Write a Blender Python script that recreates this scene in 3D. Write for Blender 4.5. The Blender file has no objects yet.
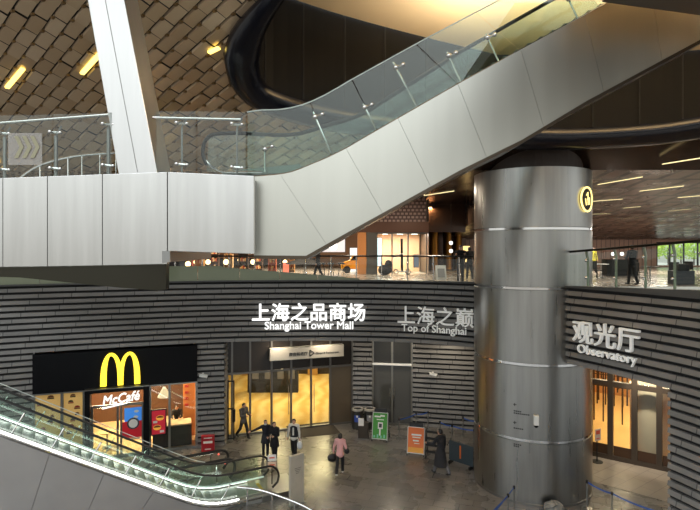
import bpy, bmesh, math, random
from mathutils import Vector, Matrix
random.seed(7)
PI = math.pi
S = bpy.context.scene
COL = S.collection
CAMZ, FPX, HZ = 9.2, 520.0, 248.0

# ------------------------------------------------------------------ measuring helpers
def P(px, py, Y):
    return Vector(((px - 350) / FPX * Y, Y, CAMZ - (py - HZ) / FPX * Y))
def F(px, py, z=0.0):
    return P(px, py, FPX * (CAMZ - z) / (py - HZ))
def lin(c):
    return c / 12.92 if c <= .04045 else ((c + .055) / 1.055) ** 2.4
def rgb(r, g, b):
    return (lin(r / 255), lin(g / 255), lin(b / 255), 1)

# ------------------------------------------------------------------ materials
MATS = {}
def mat(name, col, rough=.5, metal=0, emit=None, es=0, spec=None, noise=None, streak=None, bump=None, coat=0):
    if name in MATS: return MATS[name]
    m = bpy.data.materials.new(name); m.use_nodes = True
    nt = m.node_tree; b = nt.nodes['Principled BSDF']
    b.inputs['Base Color'].default_value = col
    b.inputs['Roughness'].default_value = rough
    b.inputs['Metallic'].default_value = metal
    if coat: b.inputs['Coat Weight'].default_value = coat
    if spec is not None: b.inputs['Specular IOR Level'].default_value = spec
    if emit: b.inputs['Emission Color'].default_value = emit; b.inputs['Emission Strength'].default_value = es
    if noise or streak:
        sc, amt = noise or streak
        tc = nt.nodes.new('ShaderNodeTexCoord'); mp = nt.nodes.new('ShaderNodeMapping')
        nt.links.new(tc.outputs['Object'], mp.inputs[0])
        if streak: mp.inputs['Scale'].default_value = (1, 1, .06)
        n = nt.nodes.new('ShaderNodeTexNoise'); n.inputs['Scale'].default_value = sc; n.inputs['Detail'].default_value = 5
        nt.links.new(mp.outputs[0], n.inputs[0])
        r = nt.nodes.new('ShaderNodeMapRange'); r.inputs[1].default_value = .3; r.inputs[2].default_value = .7
        r.inputs[3].default_value = 1 - amt; r.inputs[4].default_value = 1 + amt
        nt.links.new(n.outputs[0], r.inputs[0])
        mx = nt.nodes.new('ShaderNodeVectorMath'); mx.operation = 'SCALE'
        mx.inputs[0].default_value = col[:3]; nt.links.new(r.outputs[0], mx.inputs['Scale'])
        nt.links.new(mx.outputs[0], b.inputs['Base Color'])
        r2 = nt.nodes.new('ShaderNodeMapRange'); r2.inputs[1].default_value = .3; r2.inputs[2].default_value = .7
        r2.inputs[3].default_value = max(.03, rough * (1 - amt)); r2.inputs[4].default_value = min(1, rough * (1 + amt))
        nt.links.new(n.outputs[0], r2.inputs[0]); nt.links.new(r2.outputs[0], b.inputs['Roughness'])
    if bump:
        sc, amt = bump
        tc = nt.nodes.new('ShaderNodeTexCoord'); n = nt.nodes.new('ShaderNodeTexNoise'); n.inputs['Scale'].default_value = sc
        nt.links.new(tc.outputs['Object'], n.inputs[0])
        bp = nt.nodes.new('ShaderNodeBump'); bp.inputs['Strength'].default_value = amt
        nt.links.new(n.outputs[0], bp.inputs['Height']); nt.links.new(bp.outputs[0], b.inputs['Normal'])
    MATS[name] = m; return m
def emis(name, col, s):
    return mat(name, (.02, .02, .02, 1), .5, 0, col, s)
def glass(name, tint=(.94, .97, .95, 1), ior=1.45, rough=0.0):
    if name in MATS: return MATS[name]
    m = bpy.data.materials.new(name); m.use_nodes = True; nt = m.node_tree
    nt.nodes.clear()
    o = nt.nodes.new('ShaderNodeOutputMaterial'); mx = nt.nodes.new('ShaderNodeMixShader')
    fr = nt.nodes.new('ShaderNodeFresnel'); fr.inputs[0].default_value = ior
    ge = nt.nodes.new('ShaderNodeNewGeometry'); mr = nt.nodes.new('ShaderNodeMapRange'); mr.inputs[3].default_value = ior; mr.inputs[4].default_value = 1 / ior
    nt.links.new(ge.outputs['Backfacing'], mr.inputs[0]); nt.links.new(mr.outputs[0], fr.inputs[0])
    t = nt.nodes.new('ShaderNodeBsdfTransparent'); t.inputs[0].default_value = tint
    g = nt.nodes.new('ShaderNodeBsdfGlossy'); g.inputs['Roughness'].default_value = rough
    nt.links.new(fr.outputs[0], mx.inputs[0]); nt.links.new(t.outputs[0], mx.inputs[1]); nt.links.new(g.outputs[0], mx.inputs[2])
    nt.links.new(mx.outputs[0], o.inputs[0]); MATS[name] = m; return m
def translucent(name, col, alpha):
    if name in MATS: return MATS[name]
    m = bpy.data.materials.new(name); m.use_nodes = True; nt = m.node_tree
    b = nt.nodes['Principled BSDF']; b.inputs['Base Color'].default_value = col; b.inputs['Roughness'].default_value = .25
    b.inputs['Alpha'].default_value = alpha
    MATS[name] = m; return m
def brickmat(name, c1, c2, mortar, bw, bh, ms=.012, rough=.5, metal=0, coord='UV', offset=.5, wear=0.0, rot=0, bumpy=0.0, spec=.5):
    if name in MATS: return MATS[name]
    m = bpy.data.materials.new(name); m.use_nodes = True; nt = m.node_tree; b = nt.nodes['Principled BSDF']
    tc = nt.nodes.new('ShaderNodeTexCoord'); mp = nt.nodes.new('ShaderNodeMapping'); mp.inputs['Rotation'].default_value = (0, 0, rot)
    nt.links.new(tc.outputs[coord], mp.inputs[0])
    br = nt.nodes.new('ShaderNodeTexBrick'); br.offset = offset
    br.inputs['Scale'].default_value = 1; br.inputs['Brick Width'].default_value = bw; br.inputs['Row Height'].default_value = bh
    br.inputs['Mortar Size'].default_value = ms; br.inputs['Mortar Smooth'].default_value = 0
    br.inputs['Color1'].default_value = c1; br.inputs['Color2'].default_value = c2; br.inputs['Mortar'].default_value = mortar
    nt.links.new(mp.outputs[0], br.inputs['Vector'])
    out = br.outputs['Color']
    if wear:
        n = nt.nodes.new('ShaderNodeTexNoise'); n.inputs['Scale'].default_value = .8; n.inputs['Detail'].default_value = 6
        nt.links.new(tc.outputs['Object'], n.inputs[0])
        r = nt.nodes.new('ShaderNodeMapRange'); r.inputs[1].default_value = .3; r.inputs[2].default_value = .7; r.inputs[3].default_value = 1 - wear; r.inputs[4].default_value = 1 + wear
        nt.links.new(n.outputs[0], r.inputs[0])
        sx = nt.nodes.new('ShaderNodeVectorMath'); sx.operation = 'SCALE'; nt.links.new(out, sx.inputs[0]); nt.links.new(r.outputs[0], sx.inputs['Scale'])
        out = sx.outputs[0]
        r2 = nt.nodes.new('ShaderNodeMapRange'); r2.inputs[1].default_value = .3; r2.inputs[2].default_value = .7; r2.inputs[3].default_value = rough * (1 - wear); r2.inputs[4].default_value = min(1, rough * (1 + wear))
        nt.links.new(n.outputs[0], r2.inputs[0]); nt.links.new(r2.outputs[0], b.inputs['Roughness'])
    else: b.inputs['Roughness'].default_value = rough
    if bumpy:
        bp = nt.nodes.new('ShaderNodeBump'); bp.inputs['Strength'].default_value = bumpy; bp.inputs['Distance'].default_value = .02
        nt.links.new(br.outputs['Fac'], bp.inputs['Height']); nt.links.new(bp.outputs[0], b.inputs['Normal'])
    nt.links.new(out, b.inputs['Base Color']); b.inputs['Metallic'].default_value = metal; b.inputs['Specular IOR Level'].default_value = spec
    MATS[name] = m; return m

# ------------------------------------------------------------------ mesh builder
class MB:
    def __init__(s): s.v = []; s.f = []; s.m = []; s.uv = []; s.k = 0
    def add(s, verts, faces, uv=None):
        o = len(s.v); s.v += [Vector(v) for v in verts]
        s.uv += (uv if uv else [(0, 0)] * len(verts))
        for f in faces: s.f.append([o + i for i in f]); s.m.append(s.k)
        return s
    def quad(s, a, b, c, d, uv=None): return s.add([a, b, c, d], [(0, 1, 2, 3)], uv)
    def obox(s, c, ax, ay, az):          # centre and three half-extent vectors
        c, ax, ay, az = map(Vector, (c, ax, ay, az)); vs = []
        for k in (-1, 1):
            for j in (-1, 1):
                for i in (-1, 1): vs.append(c + ax * i + ay * j + az * k)
        return s.add(vs, [(0, 2, 3, 1), (4, 5, 7, 6), (0, 1, 5, 4), (2, 6, 7, 3), (0, 4, 6, 2), (1, 3, 7, 5)])
    def box(s, x0, x1, y0, y1, z0, z1):
        return s.obox(((x0 + x1) / 2, (y0 + y1) / 2, (z0 + z1) / 2), ((x1 - x0) / 2, 0, 0), (0, (y1 - y0) / 2, 0), (0, 0, (z1 - z0) / 2))
    def prism(s, poly, ext):             # polygon (3D points) pushed along ext
        ext = Vector(ext); n = len(poly); a = [Vector(p) for p in poly]; b = [p + ext for p in a]
        return s.add(a + b, [tuple(range(n))[::-1], tuple(range(n, 2 * n))] + [(i, (i + 1) % n, n + (i + 1) % n, n + i) for i in range(n)])
    def strip(s, A, B):                  # ribbon between two polylines
        n = len(A)
        return s.add(list(A) + list(B), [(i, i + 1, n + i + 1, n + i) for i in range(n - 1)])
    def tube(s, pts, r, n=8, closed=False, sx=1, sz=1, cap=True):
        pts = [Vector(p) for p in pts]; N = len(pts); rings = []; up = None
        for i, p in enumerate(pts):
            a = pts[i - 1] if (i > 0 or closed) else p; b = pts[(i + 1) % N] if (i < N - 1 or closed) else p
            t = (b - a).normalized()
            u = t.cross(Vector((0, 0, 1)))
            if u.length < .05: u = up if up else Vector((1, 0, 0))
            u.normalize()
            if up and u.dot(up) < 0: u = -u
            up = u; w = u.cross(t).normalized()
            rr = r[i] if isinstance(r, (list, tuple)) else r
            rings.append([p + u * math.cos(2 * PI * k / n) * rr * sx + w * math.sin(2 * PI * k / n) * rr * sz for k in range(n)])
        vs = [v for g in rings for v in g]; fs = []
        for i in range(N if closed else N - 1):
            j = (i + 1) % N
            for k in range(n): fs.append((i * n + k, i * n + (k + 1) % n, j * n + (k + 1) % n, j * n + k))
        if cap and not closed: fs += [tuple(range(n))[::-1], tuple((N - 1) * n + k for k in range(n))]
        return s.add(vs, fs)
    def lathe(s, c, prof, n=24):         # prof: (r, z) from bottom to top
        c = Vector(c); vs = []; fs = []; M = len(prof)
        for r, z in prof:
            for k in range(n): vs.append(c + Vector((r * math.cos(2 * PI * k / n), r * math.sin(2 * PI * k / n), z)))
        for i in range(M - 1):
            for k in range(n): fs.append((i * n + k, i * n + (k + 1) % n, (i + 1) * n + (k + 1) % n, (i + 1) * n + k))
        fs += [tuple(range(n))[::-1], tuple((M - 1) * n + k for k in range(n))]
        return s.add(vs, fs)
    def ball(s, c, rx, ry=None, rz=None, n=12, m=8, R=None):
        ry = ry or rx; rz = rz or rx; c = Vector(c); vs = [Vector((0, 0, -rz))]; fs = []
        for i in range(1, m):
            a = -PI / 2 + PI * i / m
            for k in range(n): vs.append(Vector((rx * math.cos(a) * math.cos(2 * PI * k / n), ry * math.cos(a) * math.sin(2 * PI * k / n), rz * math.sin(a))))
        vs.append(Vector((0, 0, rz)))
        for k in range(n): fs.append((0, 1 + (k + 1) % n, 1 + k)); fs.append((len(vs) - 1, 1 + (m - 2) * n + k, 1 + (m - 2) * n + (k + 1) % n))
        for i in range(m - 2):
            for k in range(n): fs.append((1 + i * n + k, 1 + i * n + (k + 1) % n, 1 + (i + 1) * n + (k + 1) % n, 1 + (i + 1) * n + k))
        if R: vs = [R @ v for v in vs]
        return s.add([v + c for v in vs], fs)
    def build(s, name, mats, parent=None, local=False, smooth=False, origin=None, bevel=0):
        if not isinstance(mats, (list, tuple)): mats = [mats]
        me = bpy.data.meshes.new(name); off = Vector((0, 0, 0)); inv = None; loc = Vector((0, 0, 0))
        if parent and not local:
            inv = parent.matrix_basis.inverted()
            q = parent.parent
            if q: inv = inv @ q.matrix_basis.inverted()
            vs = [inv @ v for v in s.v]
        elif not parent:
            if origin is None and s.v:
                xs = [v.x for v in s.v]; ys = [v.y for v in s.v]
                origin = ((min(xs) + max(xs)) / 2, (min(ys) + max(ys)) / 2, min(v.z for v in s.v))
            loc = Vector(origin); vs = [v - loc for v in s.v]
        else: vs = s.v
        me.from_pydata([tuple(v) for v in vs], [], s.f)
        for m in mats: me.materials.append(m)
        for i, p in enumerate(me.polygons): p.material_index = s.m[i]; p.use_smooth = smooth
        ul = me.uv_layers.new(name='UVMap')
        for l in me.loops: ul.data[l.index].uv = s.uv[l.vertex_index]
        if smooth:
            try: me.set_sharp_from_angle(angle=math.radians(40))
            except Exception: pass
        bm = bmesh.new(); bm.from_mesh(me); bmesh.ops.recalc_face_normals(bm, faces=bm.faces); bm.to_mesh(me); bm.free()
        o = bpy.data.objects.new(name, me); COL.objects.link(o); o.location = loc
        if parent: o.parent = parent
        if bevel:
            md = o.modifiers.new('edge', 'BEVEL'); md.width = bevel; md.segments = 2; md.limit_method = 'ANGLE'
        return o
def tag(o, label=None, cat=None, group=None, kind=None):
    if label: o['label'] = label
    if cat: o['category'] = cat
    if group: o['group'] = group
    if kind: o['kind'] = kind
    return o
def thing(name, label, cat, loc=(0, 0, 0), rz=0, group=None):
    o = bpy.data.objects.new(name, None); COL.objects.link(o); o.empty_display_size = .2
    o.location = loc; o.rotation_euler = (0, 0, rz)
    o.matrix_basis = Matrix.Translation(Vector(loc)) @ Matrix.Rotation(rz, 4, 'Z')
    return tag(o, label, cat, group)
def struct(mb, name, m, parent=None, **k):
    o = mb.build(name, m, parent, **k)
    if not parent: o['kind'] = 'structure'
    return o
KIDS = {}
def copy_tree(o, parent=None):
    c = o.copy(); COL.objects.link(c)
    if parent: c.parent = parent
    for ch in [x for x in list(COL.objects) if x.parent == o]: copy_tree(ch, c)
    return c
def bent(o_text_pts, fn): return [fn(v) for v in o_text_pts]
def text_mesh(body, size=1, bold=0, depth=.03, shear=0, spacing=1):
    c = bpy.data.curves.new('lettering', 'FONT'); c.body = body; c.size = size; c.offset = bold; c.extrude = depth; c.shear = shear; c.space_character = spacing
    c.resolution_u = 3
    o = bpy.data.objects.new('lettering', c); COL.objects.link(o)
    bpy.context.view_layer.update()
    dg = bpy.context.evaluated_depsgraph_get()
    m = bpy.data.meshes.new_from_object(o.evaluated_get(dg))
    vs = [v.co.copy() for v in m.vertices]; fs = [tuple(p.vertices) for p in m.polygons]
    bpy.data.objects.remove(o); bpy.data.curves.remove(c); bpy.data.meshes.remove(m)
    return vs, fs
def bolder(vs, fs, d):                   # thickens strokes without breaking dense glyphs
    n = len(vs); V = []; Fs = []
    for k, (dx, dy) in enumerate(((0, 0), (d, 0), (-d, 0), (0, d), (0, -d), (d * .7, d * .7), (-d * .7, d * .7), (d * .7, -d * .7), (-d * .7, -d * .7))):
        V += [Vector((v.x + dx, v.y + dy, v.z + .0006 * k)) for v in vs]; Fs += [tuple(i + k * n for i in f) for f in fs]
    return V, Fs
def fit(vs, w=None, h=None):
    x0 = min(v.x for v in vs); x1 = max(v.x for v in vs); y0 = min(v.y for v in vs); y1 = max(v.y for v in vs)
    sx = w / (x1 - x0) if w else 1; sy = h / (y1 - y0) if h else sx
    if not w: sx = sy
    return [Vector(((v.x - x0) * sx, (v.y - (y0 if h else 0)) * sy, v.z)) for v in vs]

# ------------------------------------------------------------------ paths and planes
def catmull(pts, step=.4):
    pts = [Vector(p) for p in pts]; pts = [pts[0] * 2 - pts[1]] + pts + [pts[-1] * 2 - pts[-2]]; out = []
    for i in range(1, len(pts) - 2):
        p0, p1, p2, p3 = pts[i - 1:i + 3]; n = max(2, int((p2 - p1).length / step))
        for k in range(n):
            t = k / n
            out.append(.5 * ((2 * p1) + (p2 - p0) * t + (2 * p0 - 5 * p1 + 4 * p2 - p3) * t * t + (3 * p1 - p0 - 3 * p2 + p3) * t ** 3))
    return out + [pts[-2]]
class Path:
    def __init__(s, pts, step=.3):
        s.p = catmull([(x, y, 0) for x, y in pts], step); s.c = [0]
        for a, b in zip(s.p, s.p[1:]): s.c.append(s.c[-1] + (b - a).length)
        s.L = s.c[-1]
    def at(s, d):
        i = 0
        while i < len(s.c) - 2 and s.c[i + 1] < d: i += 1
        t = (d - s.c[i]) / (s.c[i + 1] - s.c[i]); p = s.p[i].lerp(s.p[i + 1], t); tg = (s.p[i + 1] - s.p[i]).normalized()
        return p, tg, Vector((tg.y, -tg.x, 0))
    def off(s, d, out, z):
        p, t, n = s.at(d); q = p + n * out; return Vector((q.x, q.y, z))
    def spx(s, px):
        k = (px - 350) / FPX; best = 0
        for i in range(len(s.p) - 1):
            a = s.p[i].x - k * s.p[i].y; b = s.p[i + 1].x - k * s.p[i + 1].y
            if a <= 0 <= b: return s.c[i] + (s.c[i + 1] - s.c[i]) * (-a / (b - a))
        return best
    def sub(s, a, b, step=.3):
        n = max(1, int((b - a) / step)); return [a + (b - a) * i / n for i in range(n + 1)]
class Plane:                             # upright plane through two floor points; u runs A -> B, n faces the viewer
    def __init__(s, A, B):
        s.A = Vector((A[0], A[1], 0)); s.B = Vector((B[0], B[1], 0)); s.t = (s.B - s.A).normalized(); s.n = Vector((s.t.y, -s.t.x, 0)); s.L = (s.B - s.A).length
    def pt(s, u, z, n=0): q = s.A + s.t * u + s.n * n; return Vector((q.x, q.y, z))
    def u(s, px):
        k = (px - 350) / FPX; a = s.A.x - k * s.A.y; b = s.t.x - k * s.t.y; return -a / b
    def z(s, px, py): return CAMZ - (py - HZ) / FPX * (s.A + s.t * s.u(px)).y
    def box(s, mb, u0, u1, z0, z1, n0=0, n1=.05):
        return mb.obox(s.pt((u0 + u1) / 2, (z0 + z1) / 2, (n0 + n1) / 2), s.t * (u1 - u0) / 2, s.n * (n1 - n0) / 2, (0, 0, (z1 - z0) / 2))
    def text(s, mb, vs, fs, u0, z0, n=.06, rot=0):
        c, si = math.cos(rot), math.sin(rot)
        return mb.add([s.pt(u0 + v.x * c - v.y * si, z0 + v.x * si + v.y * c, n + v.z) for v in vs], fs)

# ------------------------------------------------------------------ palette
steel = mat('brushed_steel', (.56, .56, .53, 1), .34, 1, streak=(6, .07))
steel_dim = mat('column_steel', (.36, .36, .345, 1), .3, 1, streak=(5, .12))
chrome = mat('chrome', (.75, .75, .74, 1), .12, 1)
mid_metal = mat('grey_metal', (.3, .3, .29, 1), .38, 1)
frame_metal = mat('door_frame_metal', (.2, .19, .18, 1), .4, .8)
black = mat('black_gloss', rgb(8, 9, 13), .55, spec=.15)
blackmat = mat('black_matte', rgb(16, 16, 17), .6)
rubber = mat('black_rubber', rgb(14, 14, 14), .45)
dark_gap = mat('dark_gap', (.012, .012, .012, 1), .8)
clear = glass('clear_glass')
greenish = glass('greenish_glass', (.86, .93, .895, 1), 1.6)
white = mat('white_paint', rgb(225, 225, 220), .5)
clad_m = brickmat('stone_slats', (.21, .2, .188, 1), (.175, .168, .158, 1), (.035, .034, .033, 1), 1.25, 4, .014, .5, wear=.16)
led = emis('white_lighting', (1, .98, .94, 1), 6)
warm_led = emis('warm_lighting', (1, .84, .42, 1), 1.5)
white_letter = emis('lit_white_letter', (1, 1, .97, 1), 1.25)
dull_letter = mat('faint_glow_letter', rgb(246, 246, 242), .45, 0, (1, 1, .96, 1), .14)  # faint emission added to brighten letters that are not lit
screen_white = emis('lit_panel', (1, .97, .9, 1), 1.2)
paper = mat('paper', rgb(235, 232, 225), .6)
red = mat('red_paint', rgb(170, 24, 36), .4)
blue = mat('blue_belt', rgb(52, 92, 170), .6)
navy = mat('navy_gloss', rgb(11, 14, 26), .22)
brass = mat('brass', rgb(205, 150, 60), .25, 1)
E_LOBBY, E_REST, E_OBS, E_SOFF, E_SHOP, E_BEIGE, E_SKY, EXPO = 220, 190, 170, 40, 450, 340, 1.36, 0.12
# ================================================================== the setting
# ---- plaza floor with the escalator opening
EA = math.radians(28)
ED = Vector((-math.cos(EA), -math.sin(EA), 0)); EN = Vector((math.sin(EA), -math.cos(EA), 0))   # escalator run, and its side towards the viewer
E0 = Vector((-4.75, 18.05, 0))           # foot of the near balustrade
def esc(s, w, z): q = E0 + ED * s + EN * w; return Vector((q.x, q.y, z))
floor_m = brickmat('plaza_paving', (.165, .152, .137, 1), (.135, .125, .113, 1), (.055, .05, .046, 1), .9, .45, .012, .28, coord='Object', wear=.22, rot=.35)
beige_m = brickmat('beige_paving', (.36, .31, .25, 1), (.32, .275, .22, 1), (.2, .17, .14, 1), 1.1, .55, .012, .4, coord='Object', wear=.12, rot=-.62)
hole = [esc(1.2, -1.85, 0), esc(9.5, -1.85, 0), esc(9.5, -3.05, 0), esc(1.2, -3.05, 0)]
bm = bmesh.new()
def loop(pts):
    vs = [bm.verts.new(p) for p in pts]; return [bm.edges.new((vs[i], vs[(i + 1) % len(vs)])) for i in range(len(vs))]
ed = loop([(-34, -8, 0), (34, -8, 0), (34, 46, 0), (-34, 46, 0)]) + loop(hole)
bmesh.ops.triangle_fill(bm, edges=ed, use_beauty=True, use_dissolve=False)
me = bpy.data.meshes.new('floor'); bm.to_mesh(me); bm.free(); me.materials.append(floor_m)
fl = bpy.data.objects.new('floor', me); COL.objects.link(fl); fl['kind'] = 'structure'
mb = MB()                                 # lining of the opening and the lower level below it
for a, b in zip(hole, hole[1:] + hole[:1]): mb.quad(a, b, b + Vector((0, 0, -4)), a + Vector((0, 0, -4)))
mb.quad(*[h + Vector((0, 0, -4)) for h in hole])
struct(mb, 'trim_1', mid_metal)

MAIN = Path([(-24, 8), (-22.5, 14), (-18.5, 18.9), (-13.3, 21.8), (-7.06, 24), (-3.2, 24.55), (0, 24.6), (3, 24.1), (5.4, 23), (7.0, 21.7)])
RIGHT = Path([(7.45, 19.0), (7.75, 18.4), (8.62, 16.7), (9.3, 15.15), (9.68, 14.0), (10.0, 12), (10.2, 9), (10.1, 5)])
ZS, ZT = 4.82, 7.62
def clad(name, path, a, b, z0, z1, rows, step=.35, top=None):
    mb = MB(); ss = path.sub(a, b, step); pitch = (z1 - z0) / rows
    for r in range(rows):
        zb = z0 + r * pitch; zt = zb + pitch * .58
        du = (r % 3) * .47
        prof = [(-.05, zb), (.075, zb), (.045, zt), (-.05, zt)]
        n = len(ss); vs = []; uv = []; fs = []
        for s in ss:
            for o, z in prof: vs.append(path.off(s, o, z)); uv.append((s + du, .5 + 4 * r + z - zb))
        for i in range(n - 1):
            for k in range(4): fs.append((i * 4 + k, i * 4 + (k + 1) % 4, (i + 1) * 4 + (k + 1) % 4, (i + 1) * 4 + k))
        fs += [(0, 1, 2, 3), tuple((n - 1) * 4 + k for k in (3, 2, 1, 0))]
        mb.add(vs, fs, uv)
    mb.k = 1
    mb.strip([path.off(s, -.05, z0) for s in ss], [path.off(s, -.05, z1) for s in ss])
    return struct(mb, name, [clad_m, dark_gap])
sA, sB = MAIN.spx(33.5), MAIN.spx(196)
clad('wall_back', MAIN, 3, MAIN.L, ZS, ZT, 11)
clad('wall_left', MAIN, 3, sA, 0, ZS, 19)
clad('wall_left.001', MAIN, sB + .02, MAIN.spx(224), 0, ZS, 19)
s_pier = RIGHT.spx(669)
clad('wall_right', RIGHT, .05, RIGHT.L, 5.12, 7.8, 10)
clad('wall_right.001', RIGHT, s_pier, RIGHT.L, 0, 5.12, 20)
def straight(A, B, name, z0=0, z1=ZS, rows=19):
    d = Path([A, ((A[0] + B[0]) / 2, (A[1] + B[1]) / 2), B]); return clad(name, d, 0, d.L, z0, z1, rows, 1.2)
p_ent = MAIN.at(MAIN.spx(224))[0]
ENT = Plane((-6.05, 25.35), (.1, 27.4)); DDR = Plane((1.15, 27.3), (3.25, 27.0))
straight((.1, 27.4), (1.15, 27.3), 'wall_back.001')
straight((3.25, 27.0), (8.2, 25.9), 'wall_back.002')
straight((p_ent.x, p_ent.y), (-6.05, 25.6), 'wall_left.002')
mb = MB()                                 # coping and curb on the parapet edge
ss = MAIN.sub(3, MAIN.L)
for o0, o1, z0, z1 in ((-.3, .09, ZT, ZT + .07),):
    prof = [(o0, z0), (o1, z0), (o1, z1), (o0, z1)]
    vs = [MAIN.off(s, o, z) for s in ss for o, z in prof]; n = len(ss)
    mb.add(vs, [(i * 4 + k, i * 4 + (k + 1) % 4, (i + 1) * 4 + (k + 1) % 4, (i + 1) * 4 + k) for i in range(n - 1) for k in range(4)])
ss = RIGHT.sub(.05, RIGHT.L); prof = [(-.3, 0), (.09, 0), (.09, 1), (-.3, 1)]
vs = [RIGHT.off(s, o, 7.8 + z * (.03 + .04 * s)) for s in ss for o, z in prof]; n = len(ss)
mb.add(vs, [(i * 4 + k, i * 4 + (k + 1) % 4, (i + 1) * 4 + (k + 1) % 4, (i + 1) * 4 + k) for i in range(n - 1) for k in range(4)])
struct(mb, 'trim_2', mat('dark_coping', (.07, .07, .068, 1), .45))
# ---- upper slab and soffits
soff = mat('soffit', (.1, .09, .08, 1), .5); upfl = mat('upper_floor_stone', (.3, .26, .22, 1), .25, noise=(2, .1))
ss = MAIN.sub(.0, MAIN.L, .5)
def back(s, o, z, Y):
    p = MAIN.off(s, o, z); return Vector((p.x * (1.25 if p.x < 0 else 1), Y, z))
mb = MB(); mb.strip([MAIN.off(s, .04, ZS) for s in ss], [back(s, 0, ZS, 44) for s in ss])
mb.quad((6.9, 21.5, 5.12), (30, 21.5, 5.12), (30, 44, 5.12), (6.9, 44, 5.12))
rs = RIGHT.sub(0, RIGHT.L, .5)
mb.strip([RIGHT.off(s, .04, 5.12) for s in rs], [Vector((30, RIGHT.at(s)[0].y + (4 if i == 0 else 0), 5.12)) for i, s in enumerate(rs)])
struct(mb, 'ceiling', soff)
mb = MB(); mb.strip([MAIN.off(s, 0, 7.6) for s in ss], [back(s, 0, 7.6, 60) for s in ss])
mb.quad((6.9, 21.5, 7.6), (34, 21.5, 7.6), (34, 60, 7.6), (6.9, 60, 7.6))
mb.strip([RIGHT.off(s, 0, 7.6) for s in rs], [Vector((34, RIGHT.at(s)[0].y + (4 if i == 0 else 0), 7.6)) for i, s in enumerate(rs)])
mb.box(-5, 5, -7, .6, 7.3, 7.6)        # the terrace the photograph was taken from
struct(mb, 'floor.001', upfl)

# ---- bronze shingled ceiling, sloping up towards the viewer, with the oval opening
def zc(Y): return 12.2 + .5 * (20 - Y) if Y < 20 else 12.2
def onceil(px, py):                       # where a sight line meets the sloped ceiling
    Y = 13 / ((HZ - py) / FPX + .5)
    return ((px - 350) / FPX * Y, Y) if Y < 20 else ((px - 350) / FPX * (3 * FPX / (HZ - py)), 3 * FPX / (HZ - py))
outer = [onceil(*q) for q in ((226, 48), (231, 75), (248, 97), (278, 111), (330, 124), (400, 134), (480, 141), (560, 143), (640, 139), (700, 131))]
outer += [(15.2, 17.2), (17.5, 15), (17, 12), (13, 10.2), (8, 9.6), (3.5, 10.4)] + [onceil(*q) for q in ((400, -100), (330, -62), (284, -26), (252, 4), (234, 27))]
ring = catmull([(x, y, 0) for x, y in outer] + [(outer[0][0], outer[0][1], 0)], .35)[:-1]
cx = sum(p.x for p in ring) / len(ring); cy = sum(p.y for p in ring) / len(ring)
def slim(p): return max(.3, min(1, .3 + .7 * (p.y - 12.6) / 1.9)) if p.x < 4 else 1
def inset(pts, d):
    out = []; N = len(pts)
    for i, p in enumerate(pts):
        t = (pts[(i + 2) % N] - pts[i - 2]).normalized(); n = Vector((t.y, -t.x, 0))
        if n.dot(Vector((cx, cy, 0)) - p) < 0: n = -n
        out.append(p + n * d * slim(p))
    return out
mid = inset(ring, .42); inn = inset(ring, .8)
def inside(x, y, poly):
    c = False; j = len(poly) - 1
    for i in range(len(poly)):
        a, b = poly[i], poly[j]
        if (a.y > y) != (b.y > y) and x < (b.x - a.x) * (y - a.y) / (b.y - a.y) + a.x: c = not c
        j = i
    return c
bronze = bpy.data.materials.new('bronze_shingle'); bronze.use_nodes = True
nt = bronze.node_tree; b = nt.nodes['Principled BSDF']; tc = nt.nodes.new('ShaderNodeTexCoord'); cr = nt.nodes.new('ShaderNodeValToRGB'); sp = nt.nodes.new('ShaderNodeSeparateXYZ')
cr.color_ramp.elements[0].color = (.66, .48, .3, 1); cr.color_ramp.elements[1].color = (.88, .69, .48, 1)
nt.links.new(tc.outputs['UV'], sp.inputs[0]); nt.links.new(sp.outputs[0], cr.inputs[0]); nt.links.new(cr.outputs[0], b.inputs['Base Color'])
b.inputs['Metallic'].default_value = .4; b.inputs['Roughness'].default_value = .25
mb = MB(); ta = math.radians(52); A = Vector((math.cos(ta), math.sin(ta), 0)); B = Vector((-A.y, A.x, 0)); tw, tl = .36, .64
rw = []
for i in range(-80, 115):
    for j in range(-66, 54):
        o = A * (i * tw) + B * (j * tl + (tl / 2 if i % 2 else 0)) + Vector((-6, 15, 0))
        c = o + A * tw / 2 + B * tl / 2
        if not (-23 < c.x < 24 and 8 < c.y < 24) or inside(c.x, c.y, mid): continue
        if (c.x > 1 and c.y > 20.5) or (c.x > 3.6 and c.y > 14.5): continue
        q = []
        t1, t2 = random.uniform(-.02, .02), random.uniform(-.012, .012)
        for u, v, dz in ((.055, .015, t1 - .03), (tw, .015, t1 + t2 + .0), (tw, tl - .01, t1 + t2 + .0), (.055, tl - .01, t1 - .03)):
            p = o + A * u + B * v; q.append(Vector((p.x, p.y, zc(p.y) + dz)))
        rv = random.random() ** 1.5; uvq = [(rv, rv)] * 4
        mb.k = 0; mb.quad(*q, uv=uvq)
        up = Vector((0, 0, .09)); mb.quad(q[0], q[3], q[3] + up, q[0] + up, uv=uvq)
        mb.k = 2
        p = o + A * .03 + B * .06; mb.obox((p.x, p.y, zc(p.y) - .03), A * .04, B * .05, (0, 0, .03))
mb.k = 1
gx = [-26 + .6 * i for i in range(86)]; gy = [6 + .5 * i for i in range(38)]
for x in gx:
    for y in gy:
        if inside(x + .3, y + .25, mid): continue
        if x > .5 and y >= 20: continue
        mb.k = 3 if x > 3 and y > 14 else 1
        mb.quad(*[Vector((a, c, zc(c) + (.07 if mb.k == 1 else .0))) for a, c in ((x, y), (x + .6, y), (x + .6, y + .5), (x, y + .5))])
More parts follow.
